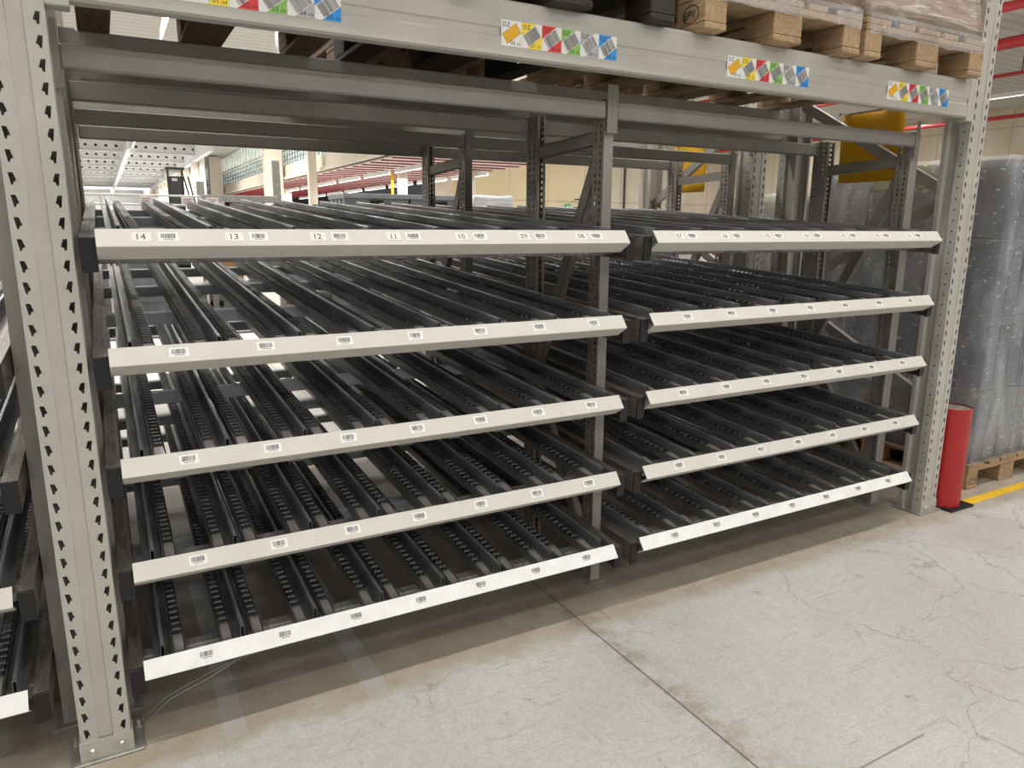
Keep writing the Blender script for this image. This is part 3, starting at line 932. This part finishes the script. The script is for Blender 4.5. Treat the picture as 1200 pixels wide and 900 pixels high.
# ------------------------------------------------------------------ pallets and loads
def pallet(x0, y0, z0, label, mat='wood', wx=0.8, dy=1.2, stamp=None, stampside=False):
    t = thing('pallet', (x0 + wx / 2, y0 + dy / 2, z0), label, 'pallet')
    bx = ((x0, x0 + 0.1), (x0 + wx / 2 - 0.0725, x0 + wx / 2 + 0.0725), (x0 + wx - 0.1, x0 + wx))
    by = ((y0, y0 + 0.145), (y0 + dy / 2 - 0.0725, y0 + dy / 2 + 0.0725), (y0 + dy - 0.145, y0 + dy))
    j = lambda: random.uniform(-0.003, 0.003)
    for xa, xb in bx:
        b = MB(); b.bbox(xa + j() * .3, xb + j() * .3, y0, y0 + dy, z0, z0 + 0.022, mat, 0.004); b.build('bottom_board', t)
        for ya, yb in by:
            b = MB(); b.bbox(xa + 0.001, xb - 0.001, ya + 0.002, yb, z0 + 0.0225, z0 + 0.0995, mat, 0.003)
            blk = b.build('block', t)
    for ya, yb in by:
        b = MB(); b.bbox(x0, x0 + wx, ya, yb, z0 + 0.1, z0 + 0.122, mat, 0.003); b.build('stringer_board', t)
    for xa, xb in ((0, 0.145), (0.2, 0.3), (0.3275, 0.4725), (0.5, 0.6), (0.655, 0.8)):
        b = MB(); b.bbox(x0 + xa * wx / 0.8, x0 + xb * wx / 0.8, y0, y0 + dy, z0 + 0.1225, z0 + 0.144, mat, 0.003); b.build('deck_board', t)
    if stamp:
        b = MB()
        if stampside:
            o, u = (bx[0][0] - 0.0006, by[0][0] + 0.108, z0 + 0.043), (0, -1, 0)
            b.text(stamp, 0.036, (o[0] + 0.0002, o[1], o[2]), u, (0, 0, 1), 'ink')
            c = Vector((o[0] + 0.0002, by[0][0] + 0.072, z0 + 0.056)); U = Vector(u)
        else:
            o, u = (bx[0][0] + 0.022, y0 - 0.0002 + 0.002, z0 + 0.046), (1, 0, 0)
            b.text(stamp, 0.03, (o[0], o[1] - 0.0006, o[2]), u, (0, 0, 1), 'ink')
            c = Vector((bx[0][0] + 0.05, y0 + 0.0012, z0 + 0.057)); U = Vector(u)
        n = 20
        for k in range(n):
            a0, a1 = 2 * PI * k / n, 2 * PI * (k + 1) / n
            pts = [c + U * (math.cos(a) * r * 1.35) + Vector((0, 0, 1)) * (math.sin(a) * r) for a, r in ((a0, .03), (a1, .03), (a1, .0275), (a0, .0275))]
            b.add(pts, [(0, 1, 2, 3)], 'ink')
        b.build('brand_stamp', t)
    return t

def lumpy_box(name, x0, x1, y0, y1, z0, z1, mat, amp=0.012, n=14, seed=1, taper=0.0, skip_top=False):
    rnd = random.Random(seed)
    b = MB()
    import mathutils.noise as mn
    def P(x, y, z):
        s = Vector((x * 5 + seed, y * 5, z * 3))
        d = Vector((mn.noise(s), mn.noise(s + Vector((9, 3, 1))), mn.noise(s + Vector((2, 7, 5))) * .4)) * amp
        k = (z - z0) / (z1 - z0)
        cx, cy = (x0 + x1) / 2, (y0 + y1) / 2
        f = 1 - taper * min(1.0, k * 3)
        return Vector((cx + (x - cx) * f, cy + (y - cy) * f, z)) + d
    def face(o, u, v, nu, nv):
        pts = []
        for i in range(nu + 1):
            for jj in range(nv + 1):
                p = Vector(o) + Vector(u) * (i / nu) + Vector(v) * (jj / nv)
                pts.append(P(*p))
        fs = []
        for i in range(nu):
            for jj in range(nv):
                a = i * (nv + 1) + jj
                fs.append((a, a + nv + 1, a + nv + 2, a + 1))
        b.add(pts, fs, mat)
    X, Y, Z = x1 - x0, y1 - y0, z1 - z0
    face((x0, y0, z0), (X, 0, 0), (0, 0, Z), n, n)
    face((x1, y1, z0), (-X, 0, 0), (0, 0, Z), n, n)
    face((x0, y1, z0), (0, -Y, 0), (0, 0, Z), n, n)
    face((x1, y0, z0), (0, Y, 0), (0, 0, Z), n, n)
    face((x0, y0, z1), (X, 0, 0), (0, Y, 0), n, n)
    face((x0, y1, z0), (X, 0, 0), (0, -Y, 0), n, n)
    o = b.build(name, None, smooth=True, fix=False)
    import bmesh
    bm = bmesh.new(); bm.from_mesh(o.data)
    bmesh.ops.remove_doubles(bm, verts=bm.verts, dist=0.0005)
    bmesh.ops.recalc_face_normals(bm, faces=bm.faces)
    bm.to_mesh(o.data); bm.free()
    return o

ZB = 2.0902
pallet(0.075, -0.05, ZB, 'dark weathered pallet above lane numbers 14 and 13, leftmost on the beam', 'wood_old')
pallet(1.0, -0.05, ZB, 'black stained pallet above the 03 sticker row', 'wood_dark')
pallet(1.92, -0.06, ZB, 'wooden pallet with a stamped corner block, second from the right post', 'wood', stamp='EPV', stampside=True)
pallet(2.75, -0.06, ZB, 'wooden pallet on the beam, next to the right post', 'wood', stamp='EUR', stampside=True)
tag(lumpy_box('wrapped_load', 1.02, 1.78, -0.03, 1.12, ZB + 0.15, ZB + 1.1, 'wrap_dark', 0.015, 12, 3), 'dark film wrapped load on the black pallet', 'wrapped load')
tag(lumpy_box('wrapped_load', 1.93, 2.70, -0.055, 1.13, ZB + 0.15, ZB + 1.1, 'wrap_brown', 0.018, 16, 5, 0.03), 'brown film wrapped load above the 02 sticker row', 'wrapped load')
tag(lumpy_box('wrapped_load', 2.765, 3.535, -0.055, 1.13, ZB + 0.15, ZB + 1.1, 'wrap_tan', 0.02, 18, 8, 0.05), 'tan film wrapped load beside the right post', 'wrapped load')
def film_skirt(x0, x1, y0, z0, z1, label, seed):
    # film pulled down over the deck edge of the pallet
    rnd = random.Random(seed); b = MB()
    import mathutils.noise as mn
    n = 40
    pts = []
    for i in range(n + 1):
        x = x0 + (x1 - x0) * i / n
        for jj, z in enumerate((z1, (z0 + z1) / 2, z0)):
            zz = z + (0.012 * mn.noise(Vector((x * 9, seed, jj))) if jj == 2 else 0)
            pts.append((x, y0 - 0.006 - 0.004 * mn.noise(Vector((x * 14, jj * 3.1, seed))), zz))
    fs = []
    for i in range(n):
        for jj in range(2):
            a = i * 3 + jj
            fs.append((a, a + 1, a + 4, a + 3))
    b.add(pts, fs, 'film')
    return tag(b.build('film_skirt', None, smooth=True), label, 'stretch film')
tag(lumpy_box('wrapped_load', 0.09, 0.86, -0.03, 1.12, ZB + 0.15, ZB + 1.1, 'wrap_tan', 0.012, 12, 13), 'unseen wrapped load added on the leftmost pallet to shade the beams behind', 'wrapped load')  # out of view, added to shade the beams behind it
film_skirt(1.93, 2.71, -0.06, ZB + 0.092, ZB + 0.16, 'film pulled over the deck edge of the pallet above the 02 stickers', 3)
film_skirt(2.76, 3.54, -0.06, ZB + 0.085, ZB + 0.16, 'film pulled over the deck edge of the pallet by the right post', 9)
# back-to-back rack
pallet(1.05, 1.30, ZB, 'pallet with white goods on the rack behind', 'wood_old')
tag(lumpy_box('wrapped_load', 1.06, 1.84, 1.31, 2.49, ZB + 0.172, ZB + 1.1, 'wrap_white', 0.02, 14, 21), 'white film wrapped load on the rack behind', 'wrapped load')
pallet(2.2, 1.30, ZB, 'pallet on the rack behind, above the middle of the right bay', 'wood_old')

# ------------------------------------------------------------------ totes at the right
def tote_proto(x0, x1, y0, y1, z0, z1, mat, label, group=None, ribs=True):
    t = thing('plastic_tote', ((x0 + x1) / 2, (y0 + y1) / 2, z0), label, 'tote', group)
    b = MB(); c = 0.012
    X0, X1, Y0, Y1 = x0 + c, x1 - c, y0 + c, y1 - c
    b.bbox(X0, X1, Y0, Y1, z0 + 0.001, z1 - 0.03, mat, 0.006)
    b.build('body', t)
    b = MB()
    k = 0.004
    for (a0, a1, c0, c1) in ((x0, x1, y0, y0 + 0.03), (x0, x1, y1 - 0.03, y1), (x0, x0 + 0.03, y0 + .03, y1 - .03), (x1 - 0.03, x1, y0 + .03, y1 - .03)):
        b.bbox(a0, a1, c0, c1, z1 - 0.045, z1 - 0.004, mat, k)
    b.build('rim', t)
    if ribs:
        b = MB()
        nx = max(3, int((x1 - x0) / 0.11))
        for i in range(nx + 1):
            x = X0 + (X1 - X0) * i / nx
            for yy in ((y0 + 0.003, Y0), (Y1, y1 - 0.003)):
                b.box(x - 0.004, x + 0.004, yy[0], yy[1], z0 + 0.02, z1 - 0.045, mat)
        ny = max(3, int((y1 - y0) / 0.11))
        for i in range(ny + 1):
            y = Y0 + (Y1 - Y0) * i / ny
            for xx in ((x0 + 0.003, X0), (X1, x1 - 0.003)):
                b.box(xx[0], xx[1], y - 0.004, y + 0.004, z0 + 0.02, z1 - 0.045, mat)
        b.build('ribs', t)
        b = MB()
        b.bbox((x0 + x1) / 2 - 0.06, (x0 + x1) / 2 + 0.06, y0 + 0.002, Y0 + 0.001, z1 - 0.095, z1 - 0.055, 'black', 0.003)
        b.build('hand_hole', t)
    return t
PZ = 0.144
TH = 0.4125
tn = ('bottom', 'second', 'third', 'top')
pallet(4.19, 0.09, 0.0, 'wooden pallet on the floor under the wrapped totes beside the bollard', 'wood', 0.8, 1.2, stamp='EPAL')
CELLS = ((4.2, 4.597, 0.10, 0.497, 'front left'), (4.6, 4.99, 0.10, 0.697, 'front right'), (4.2, 4.597, 0.50, 0.897, 'middle left'), (4.2, 4.597, 0.90, 1.297, 'rear left'))
for k in range(4):
    z = PZ + 0.001 + k * TH
    for (x0, x1, y0, y1, nm) in CELLS:
        h = TH
        if k == 0 and nm in ('middle left', 'rear left'):
            h = TH - 0.045
            t3 = thing('cardboard_tray', ((x0 + x1) / 2, (y0 + y1) / 2, z + h), 'pale cardboard tray above the bottom tote, %s column of the wrapped stack' % nm, 'tray')
            b = MB(); b.bbox(x0 - 0.004, x1 + 0.004, y0 + 0.001, y1 - 0.001, z + h, z + TH - 0.001, 'tray', 0.003); b.build('tray_body', t3)
        if k == 3 and nm == 'middle left':
            h = TH - 0.14
            tote_proto(x0, x1, y0, y1, z + h, z + TH, 'olive_tote', 'olive yellow shallow crate on top of the wrapped stack by the bollard')
        tote_proto(x0, x1, y0, y1, z, z + h, 'dark_tote', '%s grey tote, %s column of the wrapped stack by the bollard' % (tn[k], nm))
def film_hull(x0, x1, y0, y1, z0, z1, label, seed):
    o = lumpy_box('stretch_film', x0, x1, y0, y1, z0, z1, 'film', 0.004, 16, seed)
    return tag(o, label, 'stretch film')
film_hull(4.185, 5.005, 0.085, 1.312, PZ + 0.003, PZ + 4 * TH + 0.012, 'clear stretch film around the tote stack by the bollard', 31)
pallet(4.19, 1.45, 0.0, 'wooden pallet under the smaller wrapped stack behind the rack posts', 'wood', 0.8, 0.62)
for k in range(4):
    z = PZ + 0.001 + k * 0.378
    tote_proto(4.2, 4.597, 1.46, 2.055, z, z + (0.378 if k < 3 else 0.257), 'dark_tote', '%s grey tote of the smaller wrapped stack behind the rack posts' % tn[k])
    if k == 3:
        tote_proto(4.2, 4.597, 1.46, 2.055, z + 0.258, z + 0.378, 'olive_tote', 'olive yellow shallow crate on top of the smaller wrapped stack')
film_hull(4.185, 4.62, 1.445, 2.07, PZ + 0.003, PZ + 4 * 0.378 + 0.012, 'clear stretch film around the smaller stack behind the rack posts', 35)

# bollard
t = thing('bollard', (3.862, 0.03, 0), 'red steel bollard with a concrete filled top beside the right post', 'bollard')
b = MB(); b.cyl((3.862, 0.035, 0.012), (3.862, 0.035, 0.535), 0.084, 'red', n=48, caps=False); b.cyl((3.862, 0.035, 0.53), (3.862, 0.035, 0.535), 0.084, 'red', 0.079, n=48, caps=False)
b.build('tube', t, smooth=True)
b = MB(); b.cyl((3.862, 0.035, 0.5), (3.862, 0.035, 0.529), 0.081, 'concrete_top', n=48); b.build('concrete_fill', t)
b = MB(); b.bbox(3.778, 3.978, -0.07, 0.14, 0, 0.012, 'black', 0.002); b.build('base_plate', t)
b = MB(); b.box(4.0, 9.0, -0.045, 0.012, 0.0002, 0.0016, 'yellow_line'); tag(b.build('floor_tape'), 'yellow floor line running right from the bollard', 'floor line')
# yellow sheets hung on the rack side
def sheet(y0, y1, z0, z1, label):
    t = thing('yellow_sheet', (3.82, y0, z0), label, 'sheet')
    b = MB(); n = 10; pts = []
    for i in range(n + 1):
        y = y0 + (y1 - y0) * i / n
        for jj in range(7):
            z = z0 + (z1 - z0) * jj / 6
            pts.append((3.80 + 0.008 * math.sin(i * 0.9 + jj * .5), y, z))
    fs = [(i * 7 + jj, i * 7 + jj + 1, (i + 1) * 7 + jj + 1, (i + 1) * 7 + jj) for i in range(n) for jj in range(6)]
    b.add(pts, fs, 'yellow_board')
    o = b.build('panel', t, smooth=True)
    md = o.modifiers.new('thick', 'SOLIDIFY'); md.thickness = 0.003
    b = MB(); b.bar((3.788, y0, z1 - 0.006), (3.788, y1, z1 - 0.006), 0.006, 0.008, 'zinc'); b.build('top_rail', t)
    for y in (y0 + 0.03, y1 - 0.03):
        b = MB(); b.bar((3.79, y, z1 - 0.01), (3.73, y, z1 - 0.01), 0.012, 0.012, 'zinc', up=(0, 0, 1)); b.build('hook', t)
    return t
sheet(0.45, 0.82, 1.685, 2.06, 'larger yellow sheet hung on the rack side left of the right post')
sheet(1.90, 2.21, 1.68, 2.02, 'smaller yellow sheet hung farther back on the rack side')

# plastic strap lying at the left foot
b = MB()
for pts in ([(0.05, 0.09, 0.01), (0.06, 0.03, 0.05), (0.12, 0.0, 0.12), (0.22, -0.01, 0.16), (0.30, 0.0, 0.185)],
            [(0.055, 0.1, 0.01), (0.09, 0.06, 0.08), (0.16, 0.03, 0.13), (0.27, 0.02, 0.17), (0.36, 0.03, 0.18)]):
    P = [Vector(p) for p in pts]
    P = [P[0] * 2 - P[1]] + P + [P[-1] * 2 - P[-2]]
    path = []
    for q in range(1, len(P) - 2):
        for u in range(8):
            tt = u / 8
            a0, a1, a2, a3 = P[q - 1:q + 3]
            path.append(0.5 * ((2 * a1) + (a2 - a0) * tt + (2 * a0 - 5 * a1 + 4 * a2 - a3) * tt ** 2 + (3 * a1 - a0 - 3 * a2 + a3) * tt ** 3))
    path.append(P[-2])
    for p, q in zip(path, path[1:]):
        b.cyl(p, q, 0.0008, 'strap', n=6, caps=False)
tag(b.build('packing_strap', smooth=True), 'thin clear packing strap looping from the foot of the left post', 'strap')

# ------------------------------------------------------------------ behind the rack: tote shelving, rail signs, wrapped pile
t = thing('tote_shelving', (1.3, 4.1, 0), 'light shelving with grey totes seen through the flow shelves', 'shelving')
XS = (-1.9, -0.55, 0.80, 2.15, 3.5)
for x in XS:
    for y in (3.95, 4.5):
        b = MB(); b.bbox(x - 0.02, x + 0.02, y - 0.02, y + 0.02, 0, 1.62, 'zinc', 0.003); b.build('upright', t)
for z in (0.60, 0.96, 1.30):
    b = MB(); b.bbox(-1.93, 3.53, 3.94, 4.51, z, z + 0.022, 'zinc', 0.003); b.build('shelf', t)
k = 0
place = ['left end', 'left', 'left of the middle', 'middle', 'right of the middle', 'right', 'right end']
for z, zn in ((0.623, 'lower'), (0.983, 'upper')):
    for i in range(9):
        x = -1.86 + i * 0.595
        if (z > 0.9 and i in (4,)) or (z < 0.9 and i == 5):
            t2 = thing('cardboard_box', (x + 0.28, 4.2, z), 'brown cardboard box among the grey totes, %s shelf' % zn, 'box')
            b = MB(); b.bbox(x + 0.28, x + 0.5, 3.97, 4.27, z, z + 0.2, 'card', 0.004); b.build('carton', t2)
            b = MB(); b.box(x + 0.28, x + 0.5, 4.10, 4.15, z + 0.2001, z + 0.2015, 'white'); b.build('tape', t2)
        else:
            tote_proto(x, x + 0.56, 3.965, 4.45, z, z + 0.29, 'lightgrey_tote', 'grey tote on the %s shelf of the shelving behind' % zn, 'totes on the %s shelf behind' % zn)
for i, x in enumerate((1.84, 2.42)):
    tote_proto(x, x + 0.56, 3.965, 4.45, 1.323, 1.70, 'lightgrey_tote', '%s of two grey totes on top of the shelving behind' % ('left' if i == 0 else 'right'))
    b = MB(); b.box(x + 0.24, x + 0.34, 3.962, 3.966, 1.56, 1.60, 'white'); b.box(x + 0.26, x + 0.32, 3.961, 3.962, 1.575, 1.585, 'ink')
    b.build('label_card', [o for o in bpy.data.objects if o.name.startswith('plastic_tote')][-1] if False else bpy.data.objects[[o.name for o in bpy.data.objects if o.get('label', '').startswith('%s of two grey totes' % ('left' if i == 0 else 'right'))][0]])
tag(lumpy_box('sheeting_pile', 2.98, 3.52, 3.96, 4.5, 1.323, 1.71, 'sheet_white', 0.05, 12, 44, 0.25), 'crumpled pile of white sheeting on the shelving behind', 'sheeting')
# white rail with paper signs
t = thing('sign_rail', (0.3, 3.9, 1.6), 'white wire rail with paper signs above the left shelf rear', 'rail')
for z in (1.575, 1.64):
    b = MB(); b.cyl((-0.9, 3.9, z), (0.74, 3.9, z), 0.007, 'white_steel', n=8); b.build('wire', t)
for x in (-0.9, 0.1, 0.74):
    b = MB(); b.cyl((x, 3.9, 0), (x, 3.9, 1.645), 0.009, 'white_steel', n=8); b.build('rail_post', t)
for x in (0.34, 0.61, 0.78):
    b = MB(); b.box(x, x + 0.085, 3.886, 3.889, 1.57, 1.635, 'white')
    for k in range(3):
        b.box(x + 0.015, x + 0.07 - 0.01 * k, 3.8855, 3.886, 1.615 - k * 0.014, 1.619 - k * 0.014, 'pipe_red' if k == 0 else 'ink')
    b.build('paper_sign', t)
t = thing('guard_rail', (1.0, 4.9, 0), 'grey steel guard rail between two posts, behind the paper signs', 'guard rail')
for x, h in ((0.86, 1.80), (1.50, 2.0)):
    b = MB(); b.bbox(x - 0.03, x + 0.03, 4.87, 4.93, 0, h, 'zinc', 0.004); b.build('guard_post', t)
b = MB(); b.bbox(0.86, 1.50, 4.86, 4.90, 1.63, 1.69, 'zinc', 0.004); b.build('cross_rail', t)

# reach truck far down the hall
t = thing('reach_truck', (2.4, 25.2, 0), 'dark grey reach truck far behind the upper left shelf', 'truck')
b = MB(); b.bbox(2.12, 2.62, 25.0, 26.3, 0.1, 1.3, 'dark_steel', 0.04); b.build('truck_body', t)
for x in (2.12, 2.56):
    b = MB(); b.bbox(x, x + 0.06, 25.0, 25.12, 0.1, 3.2, 'dark_steel', 0.01); b.build('mast_rail', t)
b = MB(); b.bbox(2.18, 2.56, 25.02, 25.06, 1.2, 3.0, 'dark_steel', 0.01); b.build('mast_panel', t)
b = MB(); b.bbox(2.08, 2.66, 24.9, 26.1, 3.2, 3.28, 'dark_steel', 0.02); b.build('overhead_guard', t)
for x in (2.62, 2.75):
    b = MB(); b.bar((x, 25.0, 3.0), (x + 0.35, 25.6, 1.6), 0.05, 0.05, 'black'); b.build('guard_strut', t)
for y in (25.3, 26.0):
    b = MB(); b.cyl((2.1, y, 0.15), (2.64, y, 0.15), 0.15, 'black', n=20); b.build('wheel', t)
b = MB(); b.box(2.26, 2.42, 24.98, 25.0, 2.85, 2.93, 'white'); b.build('plate', t)

# exit sign, fire cabinet, wall light, handrail, wall pipe
t = thing('exit_sign', (20.0, 28.4, 2.3), 'small green exit sign on the cream wall', 'exit sign')
b = MB(); b.bbox(19.82, 20.2, 28.36, 28.42, 2.3, 2.52, 'green_sign', 0.01); b.build('sign_box', t)
b = MB(); b.add([(19.87, 28.355, 2.41), (19.96, 28.355, 2.48), (19.96, 28.355, 2.34)], [(0, 1, 2)], 'white'); b.box(19.96, 20.04, 28.354, 28.356, 2.39, 2.43, 'white'); b.box(20.09, 20.15, 28.354, 28.356, 2.34, 2.48, 'white'); b.build('arrow', t)
t = thing('fire_cabinet', (25.7, 27.9, 0), 'red fire equipment cabinet seen beneath the topmost right strip', 'cabinet')
b = MB(); b.bbox(25.2, 26.1, 27.9, 28.45, 0, 0.95, 'pipe_red', 0.02); b.build('cabinet_body', t)
b = MB(); b.box(25.5, 25.8, 27.89, 27.9, 0.5, 0.75, 'white'); b.build('label_plate', t)
t = thing('fire_cabinet', (29.6, 27.9, 0), 'larger red fire cabinet farther right, near the wall corner', 'cabinet')
b = MB(); b.bbox(29.0, 30.3, 27.9, 28.45, 0, 1.0, 'pipe_red', 0.02); b.build('cabinet_body', t)
b = MB(); b.box(29.4, 29.8, 27.89, 27.9, 0.5, 0.8, 'white'); b.build('label_plate', t)
t = thing('wall_light', (30.4, 28.2, 5.0), 'small white light fitting high on the concrete wall', 'wall light')
b = MB(); b.bbox(29.9, 30.7, 28.2, 28.5, 5.15, 5.45, 'housing', 0.03); b.build('casing', t)
b = MB(); b.bbox(30.0, 30.6, 28.17, 28.2, 5.2, 5.4, 'white', 0.01); b.build('diffuser', t)
b = MB(); b.cyl((23.4, 28.45, 0), (23.4, 28.45, 6.0), 0.06, 'dark_steel', n=8); struct(b.build('trim_4'))
t = thing('handrail', (20.7, 28.3, 0), 'dark handrail on the cream wall right of the exit sign', 'handrail')
for z in (2.35, 2.75):
    b = MB(); b.cyl((20.3, 28.3, z), (21.2, 28.3, z), 0.03, 'dark_steel', n=8); b.build('rail_bar', t)
b = MB(); b.cyl((21.2, 28.3, 2.2), (21.2, 28.3, 2.78), 0.03, 'dark_steel', n=8); b.build('rail_upright', t)

# ------------------------------------------------------------------ lights
COOL = (1.0, 0.988, 0.97)
def area(loc, sx, sy, power, col=(1.0, 0.98, 0.95), rot=(0, 0, 0)):
    l = bpy.data.lights.new('tube_row_or_fill', 'AREA')
    l.shape = 'RECTANGLE'; l.size = sx; l.size_y = sy; l.energy = power; l.color = col
    o = bpy.data.objects.new('tube_row_or_fill', l); COL.objects.link(o)
    o.location = loc; o.rotation_euler = rot
    return o
area((3.0, -0.8, 5.7), 14, 0.1, 260, COOL)      # aisle rows in front of the rack
area((3.0, -4.05, 5.7), 14, 0.1, 170, COOL)
area((3.0, -9.0, 5.7), 16, 0.3, 470, COOL)
area((3.0, -14.0, 5.7), 16, 0.3, 620, COOL)
area((3.0, 3.05, 5.7), 14, 0.15, 480)       # row behind the rack
area((6.0, 8.0, 5.7), 20, 0.3, 800)
area((14.0, 16.0, 5.7), 28, 0.4, 750)
area((22.0, 24.0, 5.7), 16, 0.5, 420)
area((0.0, 30.0, 5.7), 12, 0.5, 1400)
area((2.0, 60.0, 5.0), 6, 40, 5200)
area((9.9, 36.0, 3.15), 3.5, 30, 1300)
area((0.0, 98.0, 5.6), 12, 10, 3500)  # fill lamp added to brighten the far wall
area((-6.0, 12.0, 5.7), 12, 0.5, 700)
area((10.0, 45.0, 5.85), 2.5, 50, 2600)     # office behind the glazed front
w = bpy.data.worlds.new('world'); SC.world = w; w.use_nodes = True
w.node_tree.nodes['Background'].inputs[0].default_value = (1.0, 0.985, 0.965, 1)
w.node_tree.nodes['Background'].inputs[1].default_value = 0.07

# ------------------------------------------------------------------ camera
PAN, TILT, ROLL = 0.505501, 0.212703, 0.005500
cp, sp_ = math.cos(PAN), math.sin(PAN); ct, st_ = math.cos(TILT), math.sin(TILT); cr, sr = math.cos(ROLL), math.sin(ROLL)
fwd = Vector((sp_ * ct, cp * ct, -st_)); right = Vector((cp, -sp_, 0)); up = right.cross(fwd)
r2 = right * cr + up * sr; u2 = up * cr - right * sr
cam = bpy.data.cameras.new('camera'); cam.sensor_width = 36; cam.lens = 852.543 / 1200 * 36; cam.clip_end = 300; cam.clip_start = 0.02
co = bpy.data.objects.new('camera', cam); COL.objects.link(co)
co.matrix_world = Matrix(((r2.x, u2.x, -fwd.x, 0.081234), (r2.y, u2.y, -fwd.y, -2.059643), (r2.z, u2.z, -fwd.z, 1.432602), (0, 0, 0, 1)))
SC.camera = co
vs = SC.view_settings
vs.view_transform = 'Standard'; vs.look = 'None'; vs.gamma = 1; vs.exposure = 0.0; vs.use_curve_mapping = False
SC.cycles.max_bounces = 8
SC.cycles.transparent_max_bounces = 16
for o in bpy.data.objects:
    if '_w' in o: del o['_w']
